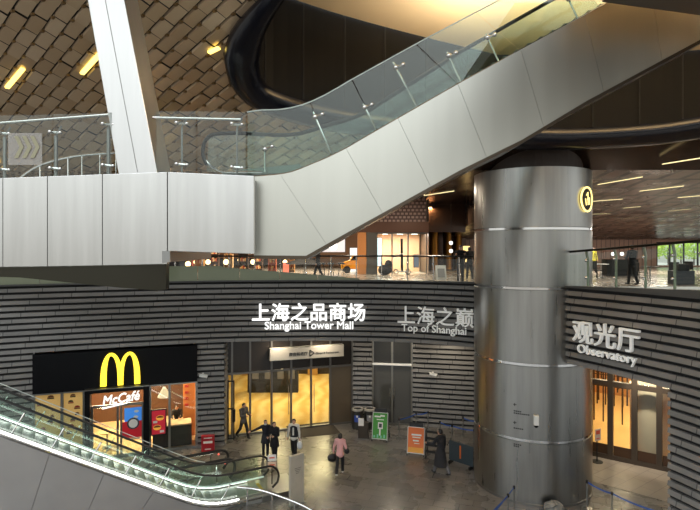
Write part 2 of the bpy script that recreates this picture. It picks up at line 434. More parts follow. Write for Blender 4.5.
struct(mb, 'ceiling.001', [bronze, dark_gap, mat('dull_clip', rgb(120, 95, 60), .45, .6), mat('dark_ceiling_plain', (.06, .038, .026, 1), .2, .5, noise=(1.5, .3))])
# dark rim, its inner wall and the pale lining above
rm = [Vector((p.x, p.y, zc(p.y) - .12)) for p in mid]
mb = MB(); mb.tube(rm, [slim(p) for p in mid], 14, closed=True, sx=.5, sz=.42)
struct(mb, 'trim_3', navy, smooth=True)
N = len(inn); mb = MB()
zt_in = lambda p: max(15.75, 16.0 + .19 * (3.7 - p.x), zc(p.y) + .35)
for i in range(N):
    a, c = inn[i], inn[(i + 1) % N]
    mb.k = 0; mb.quad((a.x, a.y, zc(a.y) - .2), (c.x, c.y, zc(c.y) - .2), (c.x, c.y, zt_in(c) + .02), (a.x, a.y, zt_in(a) + .02))
    if i % 4 == 0:
        mb.k = 1; d = (Vector((cx, cy, 0)) - a).normalized() * .02; t = (c - a).normalized() * .018
        mb.obox((a.x + d.x, a.y + d.y, (zc(a.y) + zt_in(a)) / 2), t, d, (0, 0, (zt_in(a) - zc(a.y)) / 2 + .02))
struct(mb, 'trim_4', [mat('dark_panel', rgb(26, 26, 26), .65, spec=.12), dark_gap])
beige = mat('pale_sand_lining', rgb(226, 196, 150), .55)
mb = MB(); inn2 = inset(ring, .84)
top = [Vector((p.x, p.y, zt_in(p))) for p in inn2]
cc = Vector((cx + 1, cy - 1, 18.2))
for i in range(N): mb.add([top[i], top[(i + 1) % N], cc], [(0, 1, 2)])
struct(mb, 'ceiling.002', beige)
# bronze beam edge near the top of the view
bb = mat('bronze_plain', (.13, .1, .07, 1), .45, .4)
mb = MB(); q = [P(602, 2, 10.6), P(720, 18, 10.6), P(780, 18, 10.6), P(780, -60, 10.6), P(602, -60, 10.6)]
mb.prism(q, (0, -1.2, 0)); struct(mb, 'trim_5', bb)

mb = MB(); mb.box(4.5, 26, -14, 9, 15.4, 15.9); struct(mb, 'shade_canopy', bb)   # unseen canopy slab added over the terrace to darken the escalator flank
# ---- flat ceilings over the upper floor
tilem = brickmat('dark_ceiling_tiles', (.05, .028, .017, 1), (.075, .043, .026, 1), (.012, .008, .006, 1), .9, .3, .02, .18, .55, coord='Object', wear=.35, bumpy=.4)
def zr(Y): return 12.2 - (Y - 20) * .0975
mb = MB(); mb.quad((-30, 20, 12.26), (8, 20, 12.26), (8, 60, 12.26), (-30, 60, 12.26)); struct(mb, 'ceiling.003', tilem)
tilem2 = brickmat('perforated_ceiling_tiles', (.085, .055, .042, 1), (.13, .09, .07, 1), (.008, .005, .004, 1), .9, 1.7, .12, .3, 0, spec=.22, coord='Object', wear=.4, bumpy=.3)
mb = MB(); mb.quad((8, 20, 12.26), (34, 20, 12.26), (34, 44, zr(44)), (8, 44, zr(44))); mb.add([(8, 20, 12.26), (8, 44, 12.26), (8, 44, zr(44))], [(0, 1, 2)]); struct(mb, 'ceiling.004', tilem2)
# ceiling light strips
strips = [(663, 164, 701, 158), (598, 184.5, 642, 177), (640, 191, 683, 186), (575, 202.5, 622, 199), (623, 208, 640, 206.5), (575, 214.5, 610, 213.5), (612, 219.5, 640, 217), (602, 227.3, 626, 226),
          (575, 223.4, 600, 222.8), (640, 222.4, 660, 221.4), (626, 230, 650, 229), (597, 233.6, 616, 233), (617, 235.6, 637, 235), (668, 211, 690, 209), (678, 197.5, 702, 195.5),
          (424, 196.5, 454, 192), (407, 207.5, 428, 204), (443, 210.5, 468, 207), (421, 217.6, 441, 215), (415, 223.6, 433, 222), (457, 221.5, 474, 219.8), (448, 226.8, 466, 225.6)]
def hit(px, py):
    if px < 500: Y = 3.0 * FPX / (HZ - py)
    else:
        k = (HZ - py) / FPX; Y = (12.25 + 1.95 - CAMZ) / (k + .0975)
    Y = min(Y, 43.5)
    return Vector(((px - 350) / FPX * Y, Y, 12.255 if px < 500 else 12.25 - (Y - 20) * .0975))
for i, (a, b_, c, d) in enumerate(strips):
    p, q = hit(a, b_), hit(c, d)
    if p.y > 40 and q.y < 40: p.y = q.y + .5
    mb = MB(); w = Vector((0, .06 * max(1, p.y / 26), 0)); mb.obox((p + q) / 2, (q - p) / 2, w, (0, 0, .015))
    L = (q - p).length
    tag(mb.build('ceiling_light', warm_led), 'thin warm linear light set in the dark upper ceiling', 'ceiling light', 'linear lights in the upper ceiling')
for ax, ay, bx_, by_ in ((7, 86, 23, 67), (82, 72, 99, 53), (209, 51, 219, 46), (-12, 172, -2, 160)):  # glowing strips standing in for lamps reflected in the shingles
    p, q = onceil(ax, ay), onceil(bx_, by_); p = Vector((p[0], p[1], zc(p[1]) - .05)); q = Vector((q[0], q[1], zc(q[1]) - .05)); d = q - p
    r = MB(); sd = d.cross(Vector((0, 0, 1))).normalized() * .06; r.obox((p + q) / 2, d / 2, sd, sd.cross(d).normalized() * .03)
    tag(r.build('ceiling_light', emis('yellow_reflection', (1, .74, .16, 1), 3)), 'short glowing strip imitating a lamp reflection in the bronze shingled ceiling', 'ceiling light', 'imitated yellow reflections in the shingled ceiling')

# ---- great steel column
CX, CY, CR = 7.18, 20.6, 2.2
t = thing('column', 'huge round brushed steel column between the plaza sign wall and the observatory entrance', 'column', (CX, CY, 0))
mb = MB(); prof = [(CR, 0.02)]
for z in (2.3, 5.02, 7.75, 9.9): prof += [(CR, z - .07), (CR - .02, z - .06), (CR - .02, z + .06), (CR, z + .07)]
prof += [(CR, 12.1), (CR - .3, 12.11)]
mb.lathe((CX, CY, 0), prof, 96); mb.build('shaft', steel_dim, t, smooth=True)
mb = MB(); mb.lathe((CX, CY, 0), [(CR - .32, 12.1), (CR - .32, 13.2)], 48); mb.build('neck', mat('neck_brown', rgb(56, 42, 32), .5), t)
for z in (2.3, 5.02, 7.75, 9.9):
    mb = MB(); mb.lathe((CX, CY, 0), [(CR - .018, z - .04), (CR - .008, z - .04), (CR - .008, z + .04), (CR - .018, z + .04)], 96); mb.build('band', chrome, t, smooth=True)
mb = MB(); mb.lathe((CX, CY, 0), [(CR + .02, 0), (CR + .02, .08), (CR - .01, .09)], 64); mb.build('base', mid_metal, t)
def oncol(a, z, out=0): return Vector((CX + (CR + out) * math.sin(a), CY - (CR + out) * math.cos(a), z))
def colmesh(mb, vs, fs, a0, z0, out):     # bends flat lettering round the column
    return mb.add([oncol(a0 + v.x / CR, z0 + v.y, out + v.z) for v in vs], fs)
a0 = math.radians(39); zc0 = 9.2 + 49 * 18.9 / FPX
e = thing('emblem', 'glowing gold oval emblem ring high on the steel column', 'sign', tuple(oncol(a0, zc0, .02)))
def colring(rx, rz, r0): return [oncol(a0 + rx * math.cos(2 * PI * k / 36) / CR, zc0 + rz * math.sin(2 * PI * k / 36) * (1 if math.sin(2 * PI * k / 36) > 0 else 1.08), .06) for k in range(36)]
mb = MB(); mb.tube(colring(.38, .42, 0), .032, 8, closed=True); mb.build('ring', emis('gold_lighting', (1, .78, .25, 1), 2.2), e)
mb = MB(); pts = colring(.34, .38, 0); mb.add([p for p in pts], [tuple(range(36))]); mb.build('backplate', blackmat, e)
mb = MB()
for seg in ([(-.09, .12), (0, .24), (.02, -.22)], [(-.05, -.02), (.12, .05), (.12, -.2)], [(-.16, .0), (-.1, -.24)]):
    mb.tube([oncol(a0 + x / CR, zc0 + z, .08) for x, z in seg], .018, 6)
mb.build('mark', MATS['gold_lighting'], e)
# direction lettering engraved on the column
dt = thing('wall_lettering', 'small dark direction lines with arrows printed on the steel column', 'sign', tuple(oncol(-.2, 1.8, 0)))
ink = mat('dark_ink', rgb(40, 40, 40), .6)
ac = math.asin((513 - 350) / FPX * .98 * 0) ; ac = math.radians(-35)
for k, (z, w) in enumerate(((3.3, .35), (3.22, .62), (2.68, .4), (2.1, .3), (2.03, .26))):
    mb = MB(); n = int(w / .07)
    for i in range(n):
        a = ac + (i * .07) / CR; mb.add([oncol(a, z, .006), oncol(a + .052 / CR, z, .006), oncol(a + .052 / CR, z + .045, .006), oncol(a, z + .045, .006)], [(0, 1, 2, 3)])
    mb.build('lettering', ink, dt)
for z, s in ((3.55, 1), (2.9, -1)):
    mb = MB(); mb.tube([oncol(ac + .05 / CR, z + .05, .01), oncol(ac, z, .01), oncol(ac + .05 / CR, z - .05, .01)], .012, 5); mb.tube([oncol(ac + .1 / CR, z, .01), oncol(ac, z, .01)], .012, 5); mb.build('arrow', ink, dt)
mb = MB(); q = P(536, 421, 18.4); ang = math.atan2(q.x - CX, CY - q.y); o = oncol(ang, q.z, .0); nrm = Vector((math.sin(ang), -math.cos(ang), 0)); tg_ = Vector((nrm.y * -1, nrm.x, 0))
cam_t = thing('security_camera', 'small white box camera fixed to the front of the steel column', 'camera', tuple(o))
mb.obox(o + nrm * .12 + Vector((0, 0, .05)), tg_ * .09, nrm * .12, (0, 0, .17)); mb.build('housing', white, cam_t, bevel=.02)
mb = MB(); mb.ball(o + nrm * .16 + Vector((0, 0, -.14)), .075); mb.build('lens', black, cam_t, smooth=True)
# ================================================================== shopfronts
# ---- main entrance
def frame_grid(mb, pl, us, zs, w=.06, d=.12):
    for u in us: pl.box(mb, u - w / 2, u + w / 2, zs[0], zs[-1], -d / 2, d / 2)
    for z in zs: pl.box(mb, us[0], us[-1], z - w / 2, z + w / 2, -d / 2 + .01, d / 2 - .01)
dw = mat('dark_transom_panel', rgb(44, 38, 33), .25)
d1 = bpy.data.objects.new('door_1', None); COL.objects.link(d1); d1.location = (-3, 26.3, 0); d1.matrix_basis = Matrix.Translation((-3, 26.3, 0)); d1['kind'] = 'structure'
us = [0.0] + [ENT.u(x) for x in (232, 250, 271.5, 291, 311, 330)] + [ENT.L]
mb = MB(); frame_grid(mb, ENT, us, [0.04, 3.05, ZS], .09, .16); mb.build('frame', frame_metal, d1)
for i in range(len(us) - 1):
    mb = MB(); ENT.box(mb, us[i] + .045, us[i + 1] - .045, 3.1, ZS - .05, -.03, 0); mb.build('transom_panel', dw, d1)
    mb = MB(); last = i == len(us) - 2
    ENT.box(mb, us[i] + .045, us[i + 1] - .045, .08, 3.0, -.02, .01); mb.build('door_panel' if last else 'door_leaf', mat('grey_door_panel', rgb(112, 100, 84), .35, .5) if last else clear, d1)
for i in (3, 4):
    mb = MB(); u = us[i + 1] + (-.14 if i == 3 else .14); mb.tube([ENT.pt(u, .8, .09), ENT.pt(u, 2.2, .09)], .02, 8); mb.build('handle', chrome, d1)
# folded black door leaf by the left pier
mb = MB(); q = ENT.pt(.06, 0, .5); 
t = thing('folding_gate', 'tall dark metal gate leaf standing open at the edge of the golden entrance', 'gate', (q.x, q.y, 0))
for du in (0, .28): mb.obox(q + Vector((du, -.05 * du, 1.45)), (.025, 0, 0), (0, .025, 0), (0, 0, 1.42))
for z in (.08, 1.5, 2.82): mb.obox(q + Vector((.14, 0, z)), (.14, 0, 0), (0, .02, 0), (0, 0, .03))
mb.build('frame', blackmat, t)
mb = MB(); mb.obox(q + Vector((.3, -.08, 1.2)), (.05, .05, 0), (0, .04, 0), (0, 0, .3)); mb.build('handle', rubber, t)
# lit sign box over the entrance
u0, u1 = ENT.u(268.5), ENT.u(341.5)
e = thing('sign_box', 'long pale metal sign box with small dark lettering above the golden entrance doors', 'sign', tuple(ENT.pt((u0 + u1) / 2, 3.45, .25)))
z0, z1 = ENT.z(300, 357.5), ENT.z(300, 345.5)
mb = MB(); ENT.box(mb, u0, u1, z0, z1, .1, .42); mb.build('box', mat('sign_box_metal', rgb(190, 184, 172), .4, .2), e, bevel=.02)
mb = MB(); vs, fs = text_mesh('商店和餐厅', .4, .006, .006); vs = fit(vs, w=.95); ENT.text(mb, vs, fs, u0 + .95, z0 + .2, .43); mb.build('chinese_lettering', ink, e)
mb = MB(); vs, fs = text_mesh('Shops & Restaurants', .3, .002, .006); vs = fit(vs, w=1.2); ENT.text(mb, vs, fs, u0 + 2.35, z0 + .2, .43); mb.build('english_lettering', ink, e)
mb = MB(); c = [(2.02, .12), (2.02, .44), (2.24, .28)]
for a, b_ in zip(c, c[1:] + c[:1]): mb.tube([ENT.pt(u0 + a[0], z0 + a[1], .435), ENT.pt(u0 + b_[0], z0 + b_[1], .435)], .025, 6)
mb.build('logo', ink, e)
# lobby behind it
goldfl = mat('golden_marble', rgb(215, 180, 105), .22)
nt = goldfl.node_tree; wv = nt.nodes.new('ShaderNodeTexWave'); wv.inputs['Scale'].default_value = .35; wv.inputs['Distortion'].default_value = 9; wv.inputs['Detail'].default_value = 3; wv.inputs['Detail Scale'].default_value = .8
tcx = nt.nodes.new('ShaderNodeTexCoord'); nt.links.new(tcx.outputs['Object'], wv.inputs[0]); crx = nt.nodes.new('ShaderNodeValToRGB')
crx.color_ramp.elements[0].color = rgb(214, 176, 100); crx.color_ramp.elements[1].color = rgb(235, 205, 140); nt.links.new(wv.outputs['Color'], crx.inputs[0]); nt.links.new(crx.outputs[0], nt.nodes['Principled BSDF'].inputs['Base Color'])
mb = MB(); mb.add([ENT.pt(0, .012, -.05), ENT.pt(ENT.L, .012, -.05), Vector((.6, 38, .012)), Vector((-11, 38, .012))], [(0, 1, 2, 3)]); struct(mb, 'floor.002', goldfl)
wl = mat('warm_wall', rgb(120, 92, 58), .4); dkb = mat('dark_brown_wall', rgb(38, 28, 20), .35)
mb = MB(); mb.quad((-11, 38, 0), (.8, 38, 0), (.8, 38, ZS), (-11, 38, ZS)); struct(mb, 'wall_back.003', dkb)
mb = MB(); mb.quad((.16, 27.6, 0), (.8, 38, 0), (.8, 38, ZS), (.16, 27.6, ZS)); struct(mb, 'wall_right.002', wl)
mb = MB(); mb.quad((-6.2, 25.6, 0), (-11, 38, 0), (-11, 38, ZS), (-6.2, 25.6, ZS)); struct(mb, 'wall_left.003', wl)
for i, x in enumerate((-9.5, -7.4, -5.0, -2.7, -.6)):
    mb = MB(); mb.box(x - .35, x + .35, 37.5, 37.9, 0, ZS); struct(mb, 'trim_%d' % (6 + i), mat('lobby_panel', rgb(170, 130, 70), .3, .3))
t = thing('lobby_screen', 'dark shop display seen through the golden entrance doors', 'display', (-4.9, 33.2, 0))
mb = MB(); mb.box(-6.5, -3.3, 33, 33.5, .02, 2.3); mb.build('cabinet', blackmat, t)
for x in (-6.2, -5.4, -4.6, -3.9):
    mb = MB(); mb.box(x, x + .4, 32.95, 33.0, .9, 1.9); mb.build('panel', emis('display_glow', (1, .7, .4, 1), .12), t)
for px, py in ((283, 418), (330, 419)):
    pass
t = MB(); c = [F(300, 431), F(338, 428), F(326, 415), F(297, 417)]
t.prism([v + Vector((0, 0, .002)) for v in (ENT.pt(ENT.u(288), 0, 1.25), ENT.pt(ENT.u(333), 0, 1.35), ENT.pt(ENT.u(333), 0, -.5), ENT.pt(ENT.u(288), 0, -.5))], (0, 0, .018))
tag(t.build('door_mat', mat('mat_brown', rgb(50, 42, 36), .9, bump=(90, .3))), 'dark brown mat lying across the threshold of the golden entrance', 'mat')
# ---- dark double door
d2 = bpy.data.objects.new('door_2', None); COL.objects.link(d2); d2.location = (2.2, 27.1, 0); d2.matrix_basis = Matrix.Translation((2.2, 27.1, 0)); d2['kind'] = 'structure'
mb = MB(); L = DDR.L; frame_grid(mb, DDR, [.05, L / 2, L - .05], [.03, 3.12, ZS], .08, .16); mb.build('frame', mat('pale_frame', rgb(128, 124, 114), .35, .8), d2)
greyglass = mat('grey_door_glass', rgb(74, 73, 69), .12, .0, coat=.3)
for i in (0, 1):
    mb = MB(); DDR.box(mb, .1 + i * L / 2 - (i * .05), L / 2 - .05 + i * L / 2 - .02 * i, .08, 3.05, -.03, .01); mb.build('door_leaf', greyglass, d2)
    mb = MB(); DDR.box(mb, .1 + i * L / 2 - (i * .05), L / 2 - .05 + i * L / 2 - .02 * i, 3.18, ZS - .05, -.03, .0); mb.build('transom_panel', mat('dark_transom', rgb(42, 42, 40), .2), d2)
    mb = MB(); u = L / 2 + (-.1 if i == 0 else .1); mb.tube([DDR.pt(u, .8, .08), DDR.pt(u, 1.9, .08)], .018, 8); mb.build('handle', chrome, d2)
mb = MB(); DDR.box(mb, .05, L - .05, 3.12, 3.2, .06, .2); mb.build('light_bar', mat('bright_bar', rgb(210, 206, 196), .3, .4, (1, .95, .85, 1), .25), d2)
# ---- fast food restaurant
SH = Plane((-13.28, 21.82), (-7.0, 24.02)); uL, uR = SH.u(33.5), SH.u(197)
sg = thing('fascia_sign', 'wide black fascia panel with a glowing yellow double-arch letter above the restaurant', 'sign', tuple(SH.pt((uL + uR) / 2, 3.08, .1)))
ZB = 3.1
mb = MB(); SH.box(mb, uL, uR, ZB, 4.74, -.1, .2); mb.build('panel', black, sg)
mb = MB(); SH.box(mb, uL, uR, ZB - .05, ZB, -.1, .22); mb.build('edge_strip', mid_metal, sg)
yel = emis('yellow_sign_light', (1, .74, .035, 1), 2.1)
ua, ub = SH.u(101), SH.u(140.5); W = ub - ua; mb = MB(); H = 1.42; zb = ZB + .12
def arch(c, aL, aR, iL, iR, H, Hi, n=28):
    o, i = [], []
    for k in range(n + 1):
        th = -PI / 2 + PI * k / n; s_, c_ = math.sin(th), math.cos(th)
        o.append((c + (aR if s_ > 0 else aL) * s_, H * abs(c_) ** .72)); i.append((c + (iR if s_ > 0 else iL) * s_, Hi * abs(c_) ** .72))
    return o, i
for c, al, ar, il, ir in ((-.235, .265, .285, .115, .165), (.235, .285, .265, .165, .115)):
    o, i = arch(c, al, ar, il, ir, 1, .915)
    for k in range(len(o) - 1):
        q = [o[k], o[k + 1], i[k + 1], i[k]]
        mb.prism([SH.pt((ua + ub) / 2 + x * W, zb + z * H, .2) for x, z in q], SH.n * .1)
mb.build('arch_letter', yel, sg)
d3 = bpy.data.objects.new('window_1', None); COL.objects.link(d3); d3.location = (-10, 23, 0); d3.matrix_basis = Matrix.Translation((-10, 23, 0)); d3['kind'] = 'structure'
xs = [33.5, 62, 84, 150, 169.5, 196.5]; us = [SH.u(x) for x in xs]
mb = MB()
for u in us: SH.box(mb, u - .05, u + .05, 0, ZB, -.08, .06)
for z in (.06, ZB - .05): SH.box(mb, uL, uR, z - .05, z + .05, -.07, .05)
mb.build('frame', mid_metal, d3)
for i, (a, b_) in enumerate(zip(us, us[1:])):
    if i == 2: continue
    mb = MB(); SH.box(mb, a + .05, b_ - .05, .12, ZB - .1, -.02, .0); mb.build('pane', clear, d3)
# printed food film in the two left panes
film = mat('tan_window_film', rgb(206, 160, 96), .5, 0, rgb(206, 160, 96), .5)  # emission put in to brighten the printed film
bun = mat('printed_bun', rgb(120, 62, 28), .6); drk = mat('printed_dark', rgb(48, 26, 18), .6); rd = mat('printed_red', rgb(165, 40, 30), .6)
for i in (0, 1):
    g = thing('window_poster', ('tan food poster in the end pane beside the slatted wall' if i == 0 else 'tan food poster in the pane beside the black restaurant portal'), 'poster', tuple(SH.pt((us[i] + us[i + 1]) / 2, .2, -.06)))
    mb = MB(); SH.box(mb, us[i] + .06, us[i + 1] - .06, .2, ZB - .12, -.06, -.04); mb.build('sheet', film, g)
    for k in range(7):
        mb = MB(); u = random.uniform(us[i] + .2, us[i + 1] - .25); z = 2.85 - .26 * k; mb.k = k % 3; r = random.uniform(.07, .13)
        pts = [SH.pt(u + r * math.cos(PI * j / 8), z + r * .8 * math.sin(PI * j / 8), -.036) for j in range(9)]; mb.prism(pts, SH.n * .004)
        mb.k = (k + 1) % 3; SH.box(mb, u - r, u + r, z - .06, z - .012, -.038, -.032)
        mb.build('food_print', [bun, drk, rd], g)
# black portal with glass door
pt_ = thing('entrance_portal', 'black framed projecting portal of the restaurant with white script sign inside', 'portal', tuple(SH.pt((us[2] + us[3]) / 2, 0, .2)))
a, b_ = SH.u(86), SH.u(149.5)
mb = MB(); SH.box(mb, a, a + .2, 0, ZB - .02, -.1, .42); SH.box(mb, b_ - .24, b_, 0, ZB - .02, -.1, .42); SH.box(mb, a, b_, ZB - .12, ZB + .02, -.1, .44); mb.build('frame', black, pt_)
mb = MB(); SH.box(mb, a, b_, ZB + .02, ZB + .06, -.1, .46); mb.build('edge_strip', mid_metal, pt_)
um = SH.u(119.5); mb = MB()
for u in (a + .24, um - .07, um + .07, b_ - .28): SH.box(mb, u - .045, u + .045, 0, 2.28, -.06, .04)
SH.box(mb, a + .2, b_ - .24, 2.24, 2.34, -.06, .05); mb.build('door_frame', mid_metal, pt_)
for u0, u1 in ((a + .28, um - .11), (um + .11, b_ - .32)):
    mb = MB(); SH.box(mb, u0, u1, .05, 2.22, -.02, 0); mb.build('door_leaf', clear, pt_)
mb = MB(); ud = um + .2
SH.box(mb, ud, ud + .78, 1.52, 2.12, .02, .03); mb.k = 1; SH.box(mb, ud - .12, ud + .8, .8, 1.52, .02, .03); mb.k = 2
pts = [SH.pt(ud + .36 + .26 * math.cos(2 * PI * j / 20), 1.42 + .26 * math.sin(2 * PI * j / 20), .032) for j in range(20)]; mb.prism(pts, SH.n * .006); mb.k = 3
pts = [SH.pt(ud + .36 + .19 * math.cos(2 * PI * j / 20), 1.42 + .19 * math.sin(2 * PI * j / 20), .039) for j in range(20)]; mb.prism(pts, SH.n * .006)
for zz in (1.7, 1.95): pts = [SH.pt(ud + .3 + zz * .1 + .1 * math.cos(2 * PI * j / 12), zz + .06 * math.sin(2 * PI * j / 12), .032) for j in range(12)]; mb.prism(pts, SH.n * .005)
mb.build('door_poster', [mat('poster_blue', rgb(60, 130, 215), .5, 0, rgb(60, 130, 215), .5), mat('poster_red', rgb(165, 25, 35), .5, 0, rgb(165, 25, 35), .4), mat('poster_grey', rgb(60, 62, 70), .5), paper], pt_)  # blue and red print given emission to look brighter
sc_ = thing('script_sign', 'glowing white slanted script lettering with underline hung in the black restaurant portal', 'sign', tuple(SH.pt(SH.u(104), 2.4, .5)))
vs, fs = text_mesh('McCafé', .62, 0, .012, .28); vs, fs = bolder(vs, fs, .014); u0, u1 = SH.u(103.5), SH.u(140.5); vs = [Vector((v.x, v.y * 1.18, v.z)) for v in fit(vs, w=(u1 - u0))]
mb = MB(); SH.text(mb, vs, fs, u0 + .02, 2.46, .5, math.radians(5)); mb.build('lettering', white_letter, sc_)
mb = MB(); q = [SH.pt(u0 + .0, 2.3, .5), SH.pt(u0 + 1.0, 2.47, .5), SH.pt(u0 + 1.0, 2.49, .5), SH.pt(u0 + .03, 2.38, .5)]; mb.prism(q, SH.n * .05); mb.build('underline', white_letter, sc_)
# room
rA, rB = SH.pt(0, 0, 0), SH.pt(SH.L, 0, 0); back_n = -5.2
wood = mat('warm_wood', rgb(188, 128, 70), .45, noise=(3, .12)); darkw = mat('dark_wood_wall', rgb(70, 46, 30), .5)
def wallq(a, b_, m, name, z1=ZS): q = MB(); q.quad((a.x, a.y, 0), (b_.x, b_.y, 0), (b_.x, b_.y, z1), (a.x, a.y, z1)); return struct(q, name, m)
wallq(SH.pt(-.2, 0, back_n), SH.pt(SH.L, 0, back_n), darkw, 'wall_back.004'); wallq(SH.pt(0, 0, -.1), SH.pt(-.2, 0, back_n), wood, 'wall_left.004'); wallq(SH.pt(SH.L - .02, 0, -.1), SH.pt(SH.L - .02, 0, back_n), wood, 'wall_right.003')
mb = MB(); mb.add([SH.pt(0, .012, 0), SH.pt(SH.L, .012, 0), SH.pt(SH.L, .012, back_n), SH.pt(0, .012, back_n)], [(0, 1, 2, 3)]); struct(mb, 'floor.003', mat('cafe_floor', rgb(190, 160, 120), .35))
mb = MB(); mb.add([SH.pt(0, 3.3, -.1), SH.pt(SH.L, 3.3, -.1), SH.pt(SH.L, 3.3, back_n), SH.pt(0, 3.3, back_n)], [(0, 1, 2, 3)]); struct(mb, 'ceiling.005', darkw)
# partition of pale wood with printed marks beside the counter
u = SH.u(183); t = thing('menu_wall', 'pale wooden wall panel with red prints behind the last restaurant pane', 'panel', tuple(SH.pt(u + .3, 0, -1.6)))
mb = MB(); SH.box(mb, u + .05, SH.L - .08, .02, 3.0, -1.7, -1.6); mb.build('board', wood, t)
mb = MB()
for k in range(5): SH.box(mb, u + .12, u + .3, 1.5 + .3 * k, 1.62 + .3 * k, -1.6, -1.585)
for z in (2.65, 1.7): SH.box(mb, u + .62, u + .7, z, z + .16, -1.6, -1.585)
mb.build('print', rd, t)
# counter, poster stand, hanging lamp, tables
t = thing('service_counter', 'dark counter with pale worktop inside the last restaurant pane', 'counter', tuple(SH.pt(SH.u(170), 0, -.6)))
u0, u1 = SH.u(153), SH.u(192)
mb = MB(); SH.box(mb, u0, u1, .02, .98, -1.1, -.4); mb.build('body', blackmat, t)
mb = MB(); SH.box(mb, u0, u1, .98, 1.04, -1.15, -.35); mb.build('worktop', mat('pale_top', rgb(190, 170, 140), .3), t)
t = thing('poster_stand', 'red burger poster on a stand behind the pane next to the portal', 'poster stand', tuple(SH.pt(SH.u(158), 0, .2)))
u0, u1 = SH.u(150.8), SH.u(166.5)
mb = MB(); SH.box(mb, u0, u1, .85, 2.0, .2, .26); mb.build('frame', blackmat, t)
mb = MB(); SH.box(mb, u0 + .05, u1 - .05, .9, 1.95, .26, .27); mb.k = 1
um = (u0 + u1) / 2
for z, dx in ((1.62, .06), (1.2, -.06)):
    pts = [SH.pt(um + dx + .17 * math.cos(2 * PI * j / 16), z + .12 * math.sin(2 * PI * j / 16), .272) for j in range(16)]; mb.prism(pts, SH.n * .006)
    mb.k = 2; pts = [SH.pt(um + dx + .15 * math.cos(PI * j / 10), z + .1 * math.sin(PI * j / 10), .279) for j in range(11)]; mb.prism(pts, SH.n * .006); mb.k = 1
mb.k = 3; SH.box(mb, u0 + .1, u0 + .28, 1.4, 1.5, .272, .276); SH.box(mb, u1 - .28, u1 - .1, .96, 1.06, .272, .276)
mb.build('poster', [mat('poster_crimson', rgb(170, 28, 45), .5, 0, rgb(170, 28, 45), .5), mat('poster_yellow', rgb(225, 160, 60), .5, 0, rgb(225, 160, 60), .5), bun, paper], t)  # crimson and yellow print brightened by added emission
mb = MB(); 
for u in (u0 + .1, u1 - .1): SH.box(mb, u - .02, u + .02, .02, .85, .21, .25)
SH.box(mb, u0, u1, .0, .03, .08, .38); mb.build('stand', blackmat, t)
def cafe_table(p, label):
    t = thing('cafe_table', label, 'table', (p.x, p.y, .012))
    mb = MB(); mb.lathe((0, 0, 0), [(.36, .72), (.36, .75)], 20); mb.build('tabletop', mat('table_wood', rgb(196, 160, 110), .4), t, local=True)
    mb = MB(); mb.lathe((0, 0, 0), [(.22, 0), (.22, .02), (.035, .04), (.035, .72)], 14); mb.build('pedestal', mid_metal, t, local=True)
    return t
ct = cafe_table(SH.pt(SH.u(104), 0, -1.3), 'round cafe table behind the glass door under the script sign')
cafe_table(SH.pt(SH.u(133), 0, -2.2), 'round cafe table deeper inside the restaurant behind the door poster')
t = thing('pendant_lamp', 'pale folded pendant shade hanging behind the pane next to the portal', 'lamp', tuple(SH.pt(SH.u(162), 2.25, -1.0)))
mb = MB(); mb.lathe(tuple(SH.pt(SH.u(164), 2.2, -1.0)), [(.3, 0), (.29, .03), (.06, .45), (.05, .46)], 20); mb.build('shade', emis('shade_glow', (1, .75, .42, 1), .9), t)
mb = MB(); q = SH.pt(SH.u(164), 2.66, -1.0); mb.tube([q, q + Vector((0, 0, .65))], .012, 6); mb.build('cord', blackmat, t)
for x in (95, 112, 132, 185):
    q = SH.pt(SH.u(x), 3.24, -1.5); mb = MB(); mb.lathe(tuple(q), [(.12, 0), (.12, .05)], 16)
    tag(mb.build('downlight', emis('warm_downlight', (1, .72, .38, 1), 6)), 'round warm downlight in the restaurant ceiling', 'light', 'restaurant ceiling downlights')
# ---- red bin-like box, cameras
q = F(208, 451); t = thing('notice_box', 'red standing notice box with white print against the slatted pier beside the restaurant', 'notice box', (q.x, q.y, 0), math.radians(12))
mb = MB(); mb.box(-.29, .29, -.09, .09, 0, .72); mb.build('box', red, t, local=True, bevel=.01)
mb = MB()
for x0, x1, z0, z1 in ((-.18, .18, .6, .64), (-.2, .2, .38, .48), (-.13, .13, .1, .14)): mb.box(x0, x1, -.1, -.092, z0, z1)
mb.build('print', paper, t, local=True)
def bullet_cam(pl, px, py, label, wallpt=None, yaw=0):
    p = wallpt; t = thing('security_camera', label, 'camera', tuple(p), yaw)
    mb = MB(); mb.box(-.05, .05, -.02, .0, -.09, .09); mb.tube([(0, 0, 0), (0, -.14, 0), (0, -.2, -.06)], .025, 8); mb.build('bracket', white, t, local=True)
    mb = MB(); mb.tube([(-.16, -.22, .02), (.2, -.22, -.06)], .075, 12); mb.tube([(-.2, -.22, .1), (.25, -.22, .02)], .07, 4, sz=.25); mb.build('housing', white, t, local=True)
    mb = MB(); mb.tube([(.2, -.22, -.06), (.225, -.22, -.066)], .06, 12); mb.build('lens', black, t, local=True)
q = MAIN.off(MAIN.spx(203), .08, CAMZ - (374 - HZ) / FPX * 24.1); bullet_cam(None, 0, 0, 'white security camera on the slatted pier between the restaurant and the entrance', q, math.radians(15))
R2 = Plane((3.25, 27.0), (8.2, 25.9)); q = R2.pt(R2.u(433), R2.z(433, 373), .08); bullet_cam(None, 0, 0, 'pale security camera on the slatted wall beside the grey double door', q, math.radians(160) if False else math.radians(-12))

